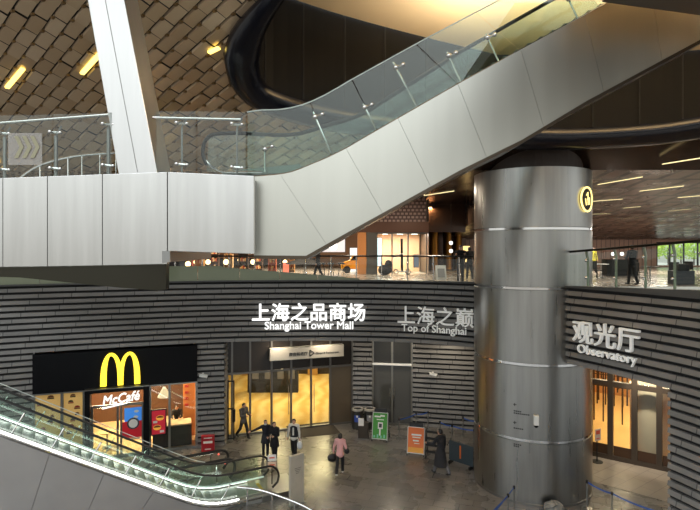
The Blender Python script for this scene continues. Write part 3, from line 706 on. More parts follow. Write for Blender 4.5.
# ---- lettering signs bent along the walls
def wall_sign(name, label, path, px0, px1, chars, zb, h, m, eng, ex0, ex1, ez, bold, out=.17, em=None):
    s0, s1 = path.spx(px0), path.spx(px1); n = len(chars); c0 = path.off((s0 + s1) / 2, .1, zb - .5)
    t = thing(name, label, 'sign', tuple(c0)); pitch = (s1 - s0) / n
    for i, ch in enumerate(chars):
        vs, fs = text_mesh(ch, 1, 0, .05); vs, fs = bolder(vs, fs, bold); sz = min(h / .92, pitch * .98)
        vs = [Vector((v.x * sz, (v.y + .06) * sz, v.z)) for v in vs]
        mb = MB(); mb.add([path.off(s0 + pitch * i + (pitch - sz) / 2 + v.x, out + v.z, zb + v.y) for v in vs], fs); mb.build('character', m, t)
    e0, e1 = path.spx(ex0), path.spx(ex1); vs, fs = text_mesh(eng, .5, 0, .04); vs, fs = bolder(vs, fs, bold * .35); vs = fit(vs, w=e1 - e0)
    mb = MB(); mb.add([path.off(e0 + v.x, out + v.z, ez + v.y) for v in vs], fs); mb.build('english_lettering', m, t)
wall_sign('wall_sign', 'large glowing white sign lettering on the slatted wall above the golden entrance', MAIN, 251.5, 366.5, '上海之品商场', 5.80, .86, white_letter, 'Shanghai Tower Mall', 265, 353.5, 5.4, .018)
wall_sign('wall_sign', 'white sign lettering with added faint glow on the slatted wall next to the steel column', MAIN, 397, 476, '上海之巅', 5.72, .9, dull_letter, 'Top of Shanghai', 402, 467.5, 5.36, .007)
wall_sign('wall_sign', 'white sign lettering with added faint glow on the curved slatted wall over the observatory entrance', RIGHT, 575.5, 645, '观光厅', 5.98, .8, dull_letter, 'Observatory', 581, 640.5, 5.62, .005)

# ---- observatory entrance
OB = Plane((9.0, 24.35), (15.2, 19.87))
d4 = bpy.data.objects.new('door_3', None); COL.objects.link(d4); d4.location = (12, 22.2, 0); d4.matrix_basis = Matrix.Translation((12, 22.2, 0)); d4['kind'] = 'structure'
us = [0.05] + [OB.u(x) for x in (590, 610.5, 634.5, 659.5, 676)] + [OB.L - .05]
mb = MB()
for u in us: OB.box(mb, u - .11, u + .11, 0, 5.12, -.1, .1)
for z, w in ((.1, .1), (3.3, .11)): OB.box(mb, us[0], us[-1], z - w, z + w, -.09, .09)
mb.build('frame', mat('bronze_frame', rgb(84, 74, 64), .4, .5), d4)
for a, b_ in zip(us, us[1:]):
    mb = MB(); OB.box(mb, a + .11, b_ - .11, .2, 3.19, -.02, 0); mb.build('door_leaf', clear, d4)
    mb = MB(); OB.box(mb, a + .11, b_ - .11, 3.41, 5.1, -.02, 0); mb.build('transom_pane', clear, d4)
    mb = MB(); OB.box(mb, a + .12, b_ - .12, .2, .62, .0, .02); mb.build('kick_plate', mat('kick_brown', rgb(82, 58, 40), .4, .3), d4)
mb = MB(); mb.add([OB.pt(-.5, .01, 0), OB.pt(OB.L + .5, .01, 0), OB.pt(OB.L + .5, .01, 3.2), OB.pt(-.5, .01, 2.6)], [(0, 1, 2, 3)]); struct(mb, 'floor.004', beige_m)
lob = mat('amber_floor', rgb(228, 188, 120), .3)
mb = MB(); mb.add([OB.pt(-.3, .011, -.1), OB.pt(OB.L, .011, -.1), OB.pt(OB.L, .011, -11), OB.pt(-.3, .011, -11)], [(0, 1, 2, 3)]); struct(mb, 'floor.005', lob)
wallq(OB.pt(-.3, 0, -11), OB.pt(OB.L, 0, -11), mat('amber_wall', rgb(200, 150, 90), .5), 'wall_back.005', 5.1); wallq(OB.pt(-.3, 0, -.1), OB.pt(-.3, 0, -11), wood, 'wall_left.005', 5.1); wallq(OB.pt(OB.L, 0, -.1), OB.pt(OB.L, 0, -11), wood, 'wall_right.004', 5.1)
wallq(Vector((8.2, 25.9, 0)), OB.pt(-.3, 0, 0), blackmat, 'wall_back.006', 5.1)
def lattice(u0, u1, n, label):
    t = thing('lattice_screen', label, 'screen', tuple(OB.pt((u0 + u1) / 2, .011, n)))
    k = int((u1 - u0) / .22)
    for i in range(k + 1):
        mb = MB(); u = u0 + (u1 - u0) * i / k; zb = .011 if i % 2 == 0 else random.uniform(.9, 1.7); OB.box(mb, u - .035, u + .035, zb, 4.9, n - .03, n + .03); mb.build('post', mat('lattice_brown', rgb(62, 42, 26), .4, .3), t)
    for z in (1.9, 2.5, 3.1, 3.7, 4.3):
        mb = MB(); OB.box(mb, u0, u1, z - .02, z + .02, n - .02, n + .02); mb.build('rail', MATS['lattice_brown'], t)
lattice(-.1, OB.L - .3, -5.2, 'tall brown lattice screen seen through the first observatory door panes')
lattice(-.1, OB.L - .3, -8.5, 'brown lattice screen deepest inside the amber observatory lobby')
q = OB.pt(OB.u(647), .011, -1.25); mb = MB(); mb.lathe(tuple(q), [(.82, 0), (.82, .06), (.8, .08), (.8, 3.1), (.82, 3.12), (.82, 3.2)], 48)
tag(mb.build('round_booth', mat('ivory', rgb(225, 205, 180), .4), smooth=True), 'round ivory booth standing behind the observatory glass doors', 'booth')
# ================================================================== upper walkway and escalator
YW, YE = 11.0, 11.5
def px3(pts, Y): return [P(x, y, Y) for x, y in pts]
def fine(pts, n=6):                      # smooth a pixel polyline
    q = catmull([(x, y, 0) for x, y in pts], 12); return [(p.x, p.y) for p in q]
def shift(pts, dx, dy): return [(x + dx, y + dy) for x, y in pts]
walk = thing('walkway', 'brushed steel clad elevated walkway landing joining the raised escalator', 'walkway', (-5, YW, 8.8))
panels = [[(-60, 181), (2.4, 178), (2.4, 267), (-60, 268)], [(3, 178), (47, 176.4), (47, 266.4), (3, 267)], [(47.6, 176.4), (102, 174.3), (102, 265.4), (47.6, 266.4)],
          [(102.6, 174.3), (167, 172), (167, 264), (102.6, 265.4)], [(167.8, 172), (254, 176), (254, 254), (167.8, 251)]]
steel_walk = mat('scratched_steel', (.6, .6, .585, 1), .25, 1, streak=(4, .06))
for q in panels:
    mb = MB(); mb.prism(px3(q, YW), (0, .12, 0)); mb.build('cladding_panel', steel_walk, walk, bevel=.008)
mb = MB(); mb.prism(px3([(-60, 183), (165, 175), (253, 179), (253, 252), (168.5, 250), (168.5, 262), (-60, 266)], YW + .1), (0, 3.4, 0)); mb.build('deck', mid_metal, walk)
mb = MB(); mb.prism(px3([(162, 251), (170, 251), (170, 262), (162, 263)], YW - .02), (0, .3, 0)); mb.build('bracket', mid_metal, walk)
# leaning strut
st = thing('leaning_strut', 'broad pale steel strut leaning over the walkway parapet', 'strut', tuple(P(138, 172, 11.15)))
q0 = px3([(118.5, 174), (157.5, 174), (95.4, -150), (60.9, -150)], 11.12); q1 = [v + Vector((.02 if i in (0, 3) else .1, .62, 0)) for i, v in enumerate(q0)]
mb = MB(); mb.add(q0 + q1, [(0, 1, 2, 3), (7, 6, 5, 4), (0, 4, 5, 1), (1, 5, 6, 2), (2, 6, 7, 3), (3, 7, 4, 0)]); mb.build('casing', mat('pale_brushed_steel', (.6, .6, .585, 1), .36, .9, streak=(3, .06)), st, bevel=.015)
mb = MB(); mb.tube(px3([(77.1, -150), (137.5, 172)], 11.115), .006, 4); mb.build('joint', mid_metal, st)
mb = MB(); mb.add([P(155, 173, 11.75), P(164, 173, 11.75), P(102, -150, 11.75), P(94, -150, 11.75), P(155, 173, 12.1), P(164, 173, 12.1), P(102, -150, 12.1), P(94, -150, 12.1)], [(0, 1, 2, 3), (7, 6, 5, 4), (0, 4, 5, 1), (1, 5, 6, 2), (2, 6, 7, 3), (3, 7, 4, 0)]); mb.build('rear_fin', mat('dark_fin', rgb(60, 50, 42), .4, .5), st)
# walkway glass guard
gd = thing('glass_balustrade', 'clear glass balustrade with chrome rail along the elevated walkway', 'balustrade', tuple(P(60, 178, YW + .1)))
for q in ([(-40, 116), (52, 114.5), (52, 177), (-40, 181)], [(53, 114.5), (112, 112.5), (112, 174.5), (53, 177)], [(156, 111), (196, 111), (196, 174), (156, 173)], [(197, 111), (246, 112), (246, 177), (197, 174)]):
    mb = MB(); mb.prism(px3(q, YW + .12), (0, .02, 0)); mb.build('glass_pane', clear, gd)
for a, b_ in (((-40, 126), (110, 114.5)), ((153, 117.5), (241, 119.5))):
    mb = MB(); mb.tube(px3([a, b_], YW + .28), .035, 10); mb.build('handrail', chrome, gd, smooth=True)
for x, yt, yb in ((5, 137, 178), (56, 136, 177), (108.5, 128, 174), (182, 127, 173), (237, 128, 176)):
    mb = MB(); mb.tube(px3([(x, yt), (x, yb + 4)], YW + .3), .04 if x < 110 else .025, 8); q = P(x, yt, YW + .3); mb.tube([q, q + Vector((.12, 0, .22))], .02, 6); mb.build('post', mat('grey_post', rgb(130, 130, 128), .35, .8), gd)
    for yy in (yt - 3, yb - 8):
        mb = MB(); q = P(x, yy, YW + .2); mb.tube([q + Vector((-.1, 0, .02)), q + Vector((.1, 0, 0))], .03, 8); mb.ball(q + Vector((-.1, -.05, .02)), .045); mb.ball(q + Vector((.12, -.05, 0)), .04)
        mb.build('clamp', chrome, gd, smooth=True)
mb = MB(); mb.prism(px3([(8, 133), (42, 133), (42, 165), (8, 165)], YW + .09), (0, .015, 0)); mb.build('translucent_panel', translucent('translucent_panel', rgb(190, 186, 180), .35), gd)  # pale see-through panel behind the chevrons
mb = MB()
for k in range(3):
    x = 14 + 8 * k; mb.prism(px3([(x, 136), (x + 4, 136), (x + 9.5, 147), (x + 4, 158), (x, 158), (x + 5.5, 147)], YW + .075), (0, .01, 0))
mb.build('chevron', mat('olive_chevron', rgb(150, 145, 118), .5), gd)
# curved inner rail on the far side of the deck
gi = thing('curved_railing', 'curved chrome inner railing behind the leaning strut on the walkway', 'railing', tuple(P(70, 176, 13.4)))
arc = fine([(20, 178), (34, 168), (52, 161), (75, 156), (100, 153.5), (122, 152.5)])
mb = MB(); mb.tube(px3(arc, 13.6), .04, 8); mb.build('handrail', chrome, gi, smooth=True)
for x, y in ((40, 165.5), (68, 157.5), (82, 155), (100, 153.5), (116, 152.7)):
    mb = MB(); mb.tube(px3([(x, y), (x, 178)], 13.6), .018, 6); mb.build('baluster', chrome, gi)
# escalator
es = thing('escalator', 'long steel clad escalator rising from the walkway into the oval ceiling opening', 'escalator', tuple(P(300, 256, YE)))
topc = fine([(254, 176.5), (275, 175), (292, 172), (310, 165), (329, 157), (347, 148)])[:-1] + [(347, 148), (378, 130), (460, 83), (603, 5), (720, -59)]
def ytop(x):
    for (a, b_), (c, d) in zip(topc, topc[1:]):
        if a <= x <= c: return b_ + (d - b_) * (x - a) / (c - a)
    return topc[0][1] if x < topc[0][0] else topc[-1][1]
botc = [(254, 256.5), (306, 257), (345, 235), (460, 171.5), (522, 141), (587, 102), (700, 41), (720, 30)]
def ybot(x):
    for (a, b_), (c, d) in zip(botc, botc[1:]):
        if a <= x <= c: return b_ + (d - b_) * (x - a) / (c - a)
seams = [(254, 254), (280, 327), (346, 383), (398, 431), (458, 487), (521, 544), (585, 604), (650, 662), (712, 719)]   # seam top x, bottom x
flank_m = mat('flank_steel', (.55, .55, .495, 1), .33, 1, streak=(1.6, .05))
for (a0, b0), (a1, b1) in zip(seams, seams[1:]):
    up = [(a0 + .12, ytop(a0 + .12))] + [p for p in topc if a0 + .3 < p[0] < a1 - .3] + [(a1 - .12, ytop(a1 - .12))]
    dn = [(b1 - .12, ybot(b1 - .12))] + [p for p in reversed(botc) if b0 + .3 < p[0] < b1 - .3] + [(b0 + .12, ybot(b0 + .12))]
    mb = MB(); mb.prism(px3(up + dn, YE), (0, .06, 0)); mb.build('cladding_panel', flank_m, es)
full = [(x, y + 3) for x, y in topc] + [(x, y - .6) for x, y in reversed(botc)]
mb = MB(); mb.prism(px3(full, YE + .05), (0, 1.5, 0)); mb.build('truss', mid_metal, es)
mb = MB(); mb.prism(px3([(x, y - 1.2) for x, y in botc] + [(x, y + 2.4) for x, y in reversed(botc)], YE - .02), (0, 1.55, 0)); mb.build('soffit_edge', mat('soffit_edge', rgb(88, 78, 66), .3, .8), es)
mb = MB(); mb.tube(px3(topc, YE + .02), .022, 6); mb.build('cap_strip', chrome, es)
gtop = fine([(247, 112), (262, 110), (280, 109.5), (302, 105), (325, 95), (350, 80.5)])[:-1] + [(350, 80.5), (426, 38.5), (505, -3), (590, -50)]
def yg(x):
    for (a, b_), (c, d) in zip(gtop, gtop[1:]):
        if a <= x <= c: return b_ + (d - b_) * (x - a) / (c - a)
# outer glass in five panes between slanted posts
cuts = [(247, 247), (313, 331), (363, 377), (393, 417), (447, 461), (487, 497), (568, 577)]
cuts = [(247, 247), (310, 331), (352, 377), (416, 458), (476, 520), (568, 600)]
for (a0, b0), (a1, b1) in zip(cuts, cuts[1:]):
    up = [(a0 + .4, yg(a0 + .4))] + [p for p in gtop if a0 + .5 < p[0] < a1 - .5] + [(a1 - .4, yg(a1 - .4))]
    dn = [(b1 - .4, ytop(b1 - .4))] + [p for p in reversed(topc) if b0 + .5 < p[0] < b1 - .5] + [(b0 + .4, ytop(b0 + .4))]
    mb = MB(); mb.prism(px3(up + dn, YE + .1), (0, .02, 0)); mb.build('glass_pane', greenish, es)
mb = MB(); mb.tube(px3(gtop, YE + .11), .014, 6); mb.build('glass_edge', mat('pale_edge', rgb(205, 215, 208), .3), es)
for a, b_, c, d in ((313, 112, 331, 153), (363, 104, 377, 131), (393, 62, 417, 107), (447, 52, 461, 82), (486, 34, 499, 62), (567, -4, 578, 19), (265, 146, 265, 172)):
    mb = MB(); mb.tube(px3([(a, b_), (c, d)], YE + .16), .022, 8); mb.build('post', chrome, es)
    mb = MB(); q = P(a + (c - a) * .12, b_ + (d - b_) * .12, YE + .12); mb.ball(q, .06); mb.ball(q + Vector((.16, 0, .06)), .05); mb.tube([q, q + Vector((.16, 0, .06))], .025, 6); mb.build('clamp', chrome, es, smooth=True)
hr = fine([(207, 165), (203, 155), (204, 144), (209, 136.5), (220, 133.5), (245, 133.3), (275, 135), (300, 133.5), (325, 126), (350, 119), (365, 113)]) + [(460, 52), (548, 2), (620, -38)]
low = fine([(205, 160), (212, 167), (222, 171.5), (232, 172), (262, 172)])
for dy, nm in ((.3, 'near'), (1.3, 'far')):
    mb = MB(); mb.tube(px3(hr, YE + dy), .045, 8); mb.build('handrail', rubber, es, smooth=True)
    xs = [x for x, y in hr if x > 206]
    mb = MB(); mb.add([P(x, y + 1, YE + dy) for x, y in hr if x > 206] + [P(x, max(ytop(x) if x > 254 else 172, y + 2), YE + dy) for x, y in hr if x > 206], [(i, i + 1, len(xs) + i + 1, len(xs) + i) for i in range(len(xs) - 1)])
    mb.build('balustrade_glass', greenish, es)
    mb = MB(); mb.tube(px3(low, YE + dy), .03, 6); mb.build('newel_edge', chrome, es, smooth=True)
mb = MB()                                  # steps
x = 300.0
stp = [(225, 171), (300, 167)]
for k in range(27):
    x0 = 300 + k * 12; y0 = ytop(min(x0, 700)) - 3; mb.prism(px3([(x0, y0 + 12), (x0, y0), (x0 + 13, y0), (x0 + 13, y0 + 8)], YE + .38), (0, .85, 0))
mb.prism(px3([(222, 171.5), (300, 164), (300, 172), (222, 176)], YE + .38), (0, .85, 0))
mb.build('steps', mat('step_metal', rgb(120, 124, 120), .45, .6), es)

# ================================================================== lower escalators
SL = .6
le = thing('escalator', 'lit glass sided escalator climbing from the plaza past the restaurant', 'escalator', tuple(esc(0, 0, 0)))
def zs(s): # nosing line height
    if s < -.6: return .12
    if s < 1.0: t = (s + .6) / 1.6; return .12 + .5 * t * t * 1.6 * SL
    return .12 + .5 * 1.6 * SL + (s - 1.0) * SL
ZADD = .35 - zs(0)
def eline(w, dz, s0=-2.2, s1=10.6, n=44): return [esc(s0 + (s1 - s0) * i / n, w, zs(s0 + (s1 - s0) * i / n) + ZADD + dz) for i in range(n + 1)]
flank2 = mat('lower_flank_metal', (.4, .385, .37, 1), .5, .6, noise=(.7, .08))
# near flank in slanted panels
ss = [-2.2, -1.2, .3, 1.9, 3.4, 4.9, 6.4, 7.9, 9.4, 10.9]
for a, b_ in zip(ss, ss[1:]):
    n = 5; up = [esc(a + .012 + (b_ - a - .024) * i / n, .02, zs(a + (b_ - a) * i / n) + ZADD - .06) for i in range(n + 1)]
    sk = lambda s: s + .9
    dn = [esc(sk(b_) - .012 if a > -2 else b_, .02, -.0 + max(0, zs(b_) + ZADD - 3.6)), esc(sk(a) + .012 if a > -2 else a, .02, max(0, zs(a) + ZADD - 3.6))]
    mb = MB(); mb.prism(up + dn, EN * -.05); mb.build('cladding_panel', flank2, le)
tr = eline(-.02, -.08); n = len(tr)
mb = MB(); mb.prism(tr + [Vector((p.x, p.y, max(0.0, p.z - 3.3))) for p in reversed(tr[1:])], EN * -1.35); mb.build('truss', mid_metal, le)
for w in (.03, -1.3):
    mb = MB(); mb.tube(eline(w, -.0, -.9 if w > 0 else -1.6), .035, 8, sx=.6); mb.build('light_strip', led, le)
mb = MB(); mb.tube(eline(.06, -.11), .03, 6); mb.build('skirt_rail', chrome, le)
mb = MB(); mb.tube(eline(-1.1, .1), .03, 6); mb.build('inner_light', mat('inner_light', (.6, .65, .62, 1), .3, 0, (.9, 1, .97, 1), .5), le)
for w in (-.12, -1.2):
    A_ = eline(w, .03, -2.0); B_ = eline(w, .88, -2.0)
    mb = MB(); mb.strip(A_, B_); mb.strip([p + EN * .015 for p in A_], [p + EN * .015 for p in B_]); mb.build('balustrade_glass', greenish, le)
    e0 = esc(-2.0, w, zs(-2) + ZADD); cv = [e0 + ED * (-.45 * math.cos(a)) + Vector((0, 0, .46 + .44 * math.sin(a))) for a in [PI / 2 * k / 6 for k in range(6, -1, -1)]] + [e0 + ED * -.4 + Vector((0, 0, .25)), e0 + ED * -.2 + Vector((0, 0, .08))]
    mb = MB(); mb.tube(list(reversed(eline(w, .9, -2.0))) + cv, .05, 8, sx=.9, sz=.8); mb.build('handrail', rubber, le, smooth=True)
# outer guard glass with slanted posts on the near side
mb = MB(); A_ = eline(.1, .0, -.3); B_ = [p for p in eline(.1, 1.42, .3, 11.2)]; mb.strip(A_, B_); mb.build('outer_glass', clear, le)
mb = MB(); mb.tube(B_, .012, 6); mb.build('glass_edge', MATS['pale_edge'], le)
nrm = (ED * -SL + Vector((0, 0, 1))).normalized(); run = (ED + Vector((0, 0, SL))).normalized()
for k in range(11):
    s = -.2 + k * 1.02; p = esc(s, .1, zs(s) + ZADD)
    mb = MB(); mb.tube([p, p + nrm * .6], .022, 6); mb.tube([p + nrm * .6, p + nrm * .72], .03, 6); mb.build('post', chrome, le)
for k in range(10):
    s = .3 + k * 1.02; p = esc(s, -1.34, zs(s) + ZADD); mb = MB(); mb.tube([p, p + nrm * .6], .02, 6); mb.build('post', chrome, le)
for k in range(30):
    pass
mb = MB()
for k in range(34):
    s = -.9 + k * .32; h = zs(s) + ZADD - .05; mb.obox(esc(s, -.66, h - .12), ED * .16, EN * .46, (0, 0, .1))
mb.obox(esc(-1.5, -.66, .2), ED * .45, EN * .46, (0, 0, .03)); mb.build('steps', mat('step_grey', rgb(150, 156, 150), .4, .5), le)
mb = MB()
for k in range(12): mb.obox(esc(-1.9 - .0, -.3 - .06 * k, .235), ED * .06, EN * .02, (0, 0, .008))
mb.build('comb_plate', mat('comb_yellow', rgb(200, 170, 60), .4), le)
# floor plate pedestal of the landing
mb = MB(); mb.obox(esc(-2.5, -.66, .1), ED * .75, EN * .75, (0, 0, .1)); mb.build('landing_plate', mid_metal, le)
# curved silver guard rail at its foot
cr_ = thing('curved_guard_rail', 'silver curved guard rail sweeping round the foot of the lit escalator', 'railing', tuple(F(280, 540)))
p0, p1 = P(237, 487, 17.6), P(308, 508, 17.3)
arc = catmull([p0, P(258, 489.5, 17.6), P(282, 497, 17.5), p1, P(340, 528, 16.8)], .15)
mb = MB(); mb.tube(arc, .045, 8); mb.build('handrail', chrome, cr_, smooth=True)
mb = MB(); mb.strip([p + Vector((0, 0, -.06)) for p in arc], [Vector((p.x, p.y, .02)) for p in arc]); mb.build('glass_pane', clear, cr_)
for i in (2, 7, 12):
    if i < len(arc): mb = MB(); mb.tube([arc[i], Vector((arc[i].x, arc[i].y, 0))], .025, 8); mb.build('post', chrome, cr_)
# descending escalator
de = thing('escalator', 'dark railed escalator sinking through the plaza floor behind the lit one', 'escalator', tuple(esc(-.5, -2.4, 0)))
def dz(s): return .0 if s < 1.6 else -(s - 1.6) * SL
for w in (-1.95, -2.95):
    e0 = esc(-1.3, w, 0)
    line = [esc(s, w, .98 + dz(s)) for s in (5.6, 4, 3, 2.2, 1.7, 1.2, .6, 0, -.7)]
    cv = [e0 + ED * (-.0) + ED * -(.3 * math.cos(a)) + ED * .3 + Vector((0, 0, .68 + .3 * math.sin(a))) for a in [PI / 2 * k / 6 for k in range(6, -1, -1)]] + [e0 + ED * .02 + Vector((0, 0, .45)), e0 + ED * .2 + Vector((0, 0, .22))]
    mb = MB(); mb.tube(line + cv, .055, 8); mb.build('handrail', rubber, de, smooth=True)
    mb = MB(); mb.strip([p + Vector((0, 0, -.05)) for p in line], [p + Vector((0, 0, -.85)) for p in line]); mb.build('balustrade_glass', greenish, de)
    for s in (-.6, .5, 1.4):
        mb = MB(); mb.tube([esc(s, w - .03, .08), esc(s, w - .03, .9)], .03, 6); mb.build('post', chrome, de)
    mb = MB(); mb.tube([p + Vector((0, 0, -.88)) for p in line], .05, 6); mb.build('skirt', mid_metal, de)
    mb = MB(); mb.ball(esc(-.9, w + .05, .86), .035); mb.build('warning_dot', emis('red_light', (1, .12, .08, 1), 2), de)
mb = MB(); mb.obox(esc(.0, -2.45, .03), ED * 1.2, EN * .45, (0, 0, .02))
for k in range(14): mb.obox(esc(1.3 + .32 * k, -2.45, -.03 + dz(1.3 + .32 * k)), ED * .16, EN * .42, (0, 0, .05))
mb.build('steps', MATS['step_grey'], de)

# ================================================================== parapet glass upstand, upper balustrades
up = thing('parapet_panel', 'low grey green glass upstand on top of the slatted wall under the walkway', 'parapet', tuple(MAIN.off(MAIN.spx(260), 0, ZT + .07)))
gm = mat('grey_green_glass', rgb(134, 142, 116), .2, .0, coat=.4)
cut = [-40, 40, 110, 165, 198, 240, 280, 318, 360]
for a, b_ in zip(cut, cut[1:]):
    sa, sb = MAIN.spx(a), MAIN.spx(b_ - .5); s_ = MAIN.sub(sa, sb, .3)
    hh = lambda s: max(.05, .68 - .0 * s) if s < MAIN.spx(220) else max(.05, .62 - .55 * (s - MAIN.spx(220)) / (MAIN.spx(360) - MAIN.spx(220)))
    n = len(s_); vs = []
    for s in s_: vs += [MAIN.off(s, -.05, ZT + .07), MAIN.off(s, .0, ZT + .07), MAIN.off(s, .0, ZT + .07 + hh(s)), MAIN.off(s, -.05, ZT + .07 + hh(s))]
    mb = MB(); mb.add(vs, [(i * 4 + k, i * 4 + (k + 1) % 4, (i + 1) * 4 + (k + 1) % 4, (i + 1) * 4 + k) for i in range(n - 1) for k in range(4)] + [(0, 1, 2, 3), tuple((n - 1) * 4 + k for k in range(4))]); mb.build('panel', gm, up)
wd = thing('walkway_beam', 'tapered dark metal beam hanging under the walkway before the slatted wall', 'beam', tuple(P(90, 290, 20)))
mb = MB(); mb.prism(px3([(-30, 268), (166, 264), (166, 289.5), (158, 290.5), (118, 287.5), (20, 277.5), (-30, 276)], 19.5), (0, .35, 0)); mb.build('web', mat('dark_olive_metal', rgb(58, 56, 46), .3, .6), wd)
mb = MB(); mb.prism(px3([(-30, 267.5), (166, 263.6), (166, 265.6), (-30, 269.6)], 19.44), (0, .4, 0)); mb.build('flange', MATS['dark_olive_metal'], wd)
def balustrade(path, sa, sb, base, top, label, cuts, curved=False):
    t = thing('glass_balustrade', label, 'balustrade', tuple(path.off((sa + sb) / 2, -.12, base((sa + sb) / 2))))
    s_ = path.sub(sa, sb, .4)
    mb = MB(); mb.tube([path.off(s, -.12, top(s)) for s in s_], .04, 8); mb.build('handrail', mat('dark_rail', rgb(50, 48, 45), .3, .7), t, smooth=True)
    for s0, s1 in zip(cuts, cuts[1:]):
        mb = MB(); q = [path.off(s0 + .02, -.12, base(s0)), path.off(s1 - .02, -.12, base(s1)), path.off(s1 - .02, -.12, top(s1) - .12), path.off(s0 + .02, -.12, top(s0) - .12)]
        mb.prism(q, path.at(s0)[2] * .02); mb.build('glass_pane', clear, t)
        mb = MB(); z0, z1 = base(s0), top(s0)
        pts = [path.off(s0, -.2, z0 - .02), path.off(s0, -.2, z1 - .3), path.off(s0 + .0, -.12, z1 - .05)] if curved else [path.off(s0, -.18, z0), path.off(s0, -.14, z1)]
        mb.tube(pts, .045 if curved else .028, 8); mb.build('post', mat('pale_green_post', rgb(140, 150, 130), .3, .5) if curved else chrome, t)
        mb = MB(); q = path.off(s0, -.1, z1 - .35); mb.ball(q, .05); mb.build('clamp', chrome, t, smooth=True); mb = MB(); q = path.off(s0, -.1, z0 + .3); mb.ball(q, .05); mb.build('clamp', chrome, t, smooth=True)
balustrade(MAIN, MAIN.spx(175), MAIN.L - .3, lambda s: 7.69, lambda s: 8.82, 'glass balustrade along the upper floor edge above the wall signs', [MAIN.spx(175) + (MAIN.L - .3 - MAIN.spx(175)) * i / 13 for i in range(14)])
balustrade(RIGHT, .25, RIGHT.L - 2, lambda s: 7.83 + .04 * s, lambda s: 9.02 + .075 * s, 'glass balustrade with pale curved posts above the observatory sign', [.25] + [RIGHT.spx(x) for x in (584, 612, 641, 670, 698)] + [RIGHT.L - 4.5, RIGHT.L - 2], True)
# ================================================================== plaza furniture
def bin_(px, py, label, col):
    q = F(px, py); t = thing('litter_bin', label, 'bin', (q.x, q.y, 0), math.radians(-5))
    mb = MB(); mb.lathe((0, 0, 0), [(.27, 0), (.27, .06), (.29, .08), (.29, .92)], 24); mb.build('body', mat('bin_grey', rgb(70, 68, 64), .35, .6), t, local=True, smooth=True)
    mb = MB(); mb.lathe((0, 0, 0), [(.3, .92), (.3, 1.0), (.22, 1.03), (.2, .98)], 24); mb.build('rim', mat('bin_rim', rgb(190, 185, 175), .35, .4), t, local=True, smooth=True)
    mb = MB(); mb.lathe((0, 0, 0), [(.2, .985), (.2, 1.005)], 20); mb.build('opening', blackmat, t, local=True)
    mb = MB()
    for k in range(5):
        a = -.4 + .2 * k; mb.obox((.292 * math.sin(a), -.292 * math.cos(a), .56), (.03 * math.cos(a), .03 * math.sin(a), 0), (.003 * math.sin(a), -.003 * math.cos(a), 0), (0, 0, .17))
    mb.build('label', mat(col[0], col[1], .5), t, local=True)
    mb = MB(); mb.obox((0, -.3, .68), (.05, 0, 0), (0, .004, 0), (0, 0, .05)); mb.build('symbol', paper, t, local=True)
bin_(357.5, 428, 'round litter bin with blue label beside the slatted pier', ('bin_blue', rgb(50, 80, 170)))
bin_(370, 428, 'round litter bin with grey label next to the green sign board', ('bin_label_grey', rgb(150, 148, 150)))
q = F(363.5, 438); t = thing('ticket_stand', 'dark square stand with white notice in front of the litter bins', 'stand', (q.x, q.y, 0), math.radians(-8))
mb = MB(); mb.box(-.24, .24, -.17, .17, .03, .78); mb.build('body', mat('dark_bronze', rgb(74, 66, 58), .4, .4), t, local=True, bevel=.012)
mb = MB(); mb.box(-.3, .3, -.22, .22, 0, .035); mb.build('base', mid_metal, t, local=True)
mb = MB(); mb.obox((-.1, -.16, .82), (.13, 0, 0), (0, .02, .0), (0, .03, .17)); mb.build('notice', paper, t, local=True)
def board(px, py, w, h, col, col2, label, rz, deep, design):
    q = F(px, py); t = thing('sign_board', label, 'sign board', (q.x, q.y, 0), rz)
    Lx, Lz = math.sin(.22), math.cos(.22)
    def pt(x, s, d=0): return Vector((x, s * Lx + d * -Lz, .12 + s * Lz + d * Lx))
    def bar(mb, a, b_, r=.022): mb.tube([a, b_], r, 8)
    mb = MB(); bar(mb, pt(-w / 2, -.08), pt(-w / 2, h)); bar(mb, pt(w / 2, -.08), pt(w / 2, h)); bar(mb, pt(-w / 2, 0), pt(w / 2, 0)); bar(mb, pt(-w / 2, h), pt(w / 2, h)); mb.build('front_frame', mat('sign_frame', rgb(205, 204, 198), .35, .4), t, local=True)
    mb = MB(); tp = pt(0, h); bar(mb, Vector((-w / 2, tp.y, tp.z)), (-w / 2, tp.y + .42, .05)); bar(mb, Vector((w / 2, tp.y, tp.z)), (w / 2, tp.y + .42, .05)); bar(mb, (-w / 2, tp.y + .37, .2), (w / 2, tp.y + .37, .2)); mb.build('rear_leg_frame', frame_metal, t, local=True)
    mb = MB(); mb.obox(pt(0, h + .1), (w * .42, 0, 0), Vector((0, Lx, Lz)) * .09, (0, -Lz * .03, Lx * .03)); mb.build('header', blackmat, t, local=True, bevel=.015)
    for x in (-w / 2, w / 2):
        for y in (-.03, tp.y + .42):
            mb = MB(); mb.tube([(x - .02, y, .045), (x + .02, y, .045)], .045, 12); mb.build('caster', rubber, t, local=True)
    V = Vector((0, Lx, Lz)); Nn = Vector((0, -Lz, Lx))
    def card(mb, x0, x1, s0, s1, d0, d1): mb.obox(pt((x0 + x1) / 2, (s0 + s1) / 2, (d0 + d1) / 2), ((x1 - x0) / 2, 0, 0), V * (s1 - s0) / 2, Nn * (d1 - d0) / 2)
    mb = MB(); card(mb, -w / 2 + .02, w / 2 - .02, .02, h - .02, -.01, .012); mb.build('poster', mat(*col), t, local=True)
    mb = MB(); design(mb, card); mb.build('print', [paper, mat(*col2), mat('phone_dark', rgb(60, 66, 64), .4)], t, local=True)
    return t
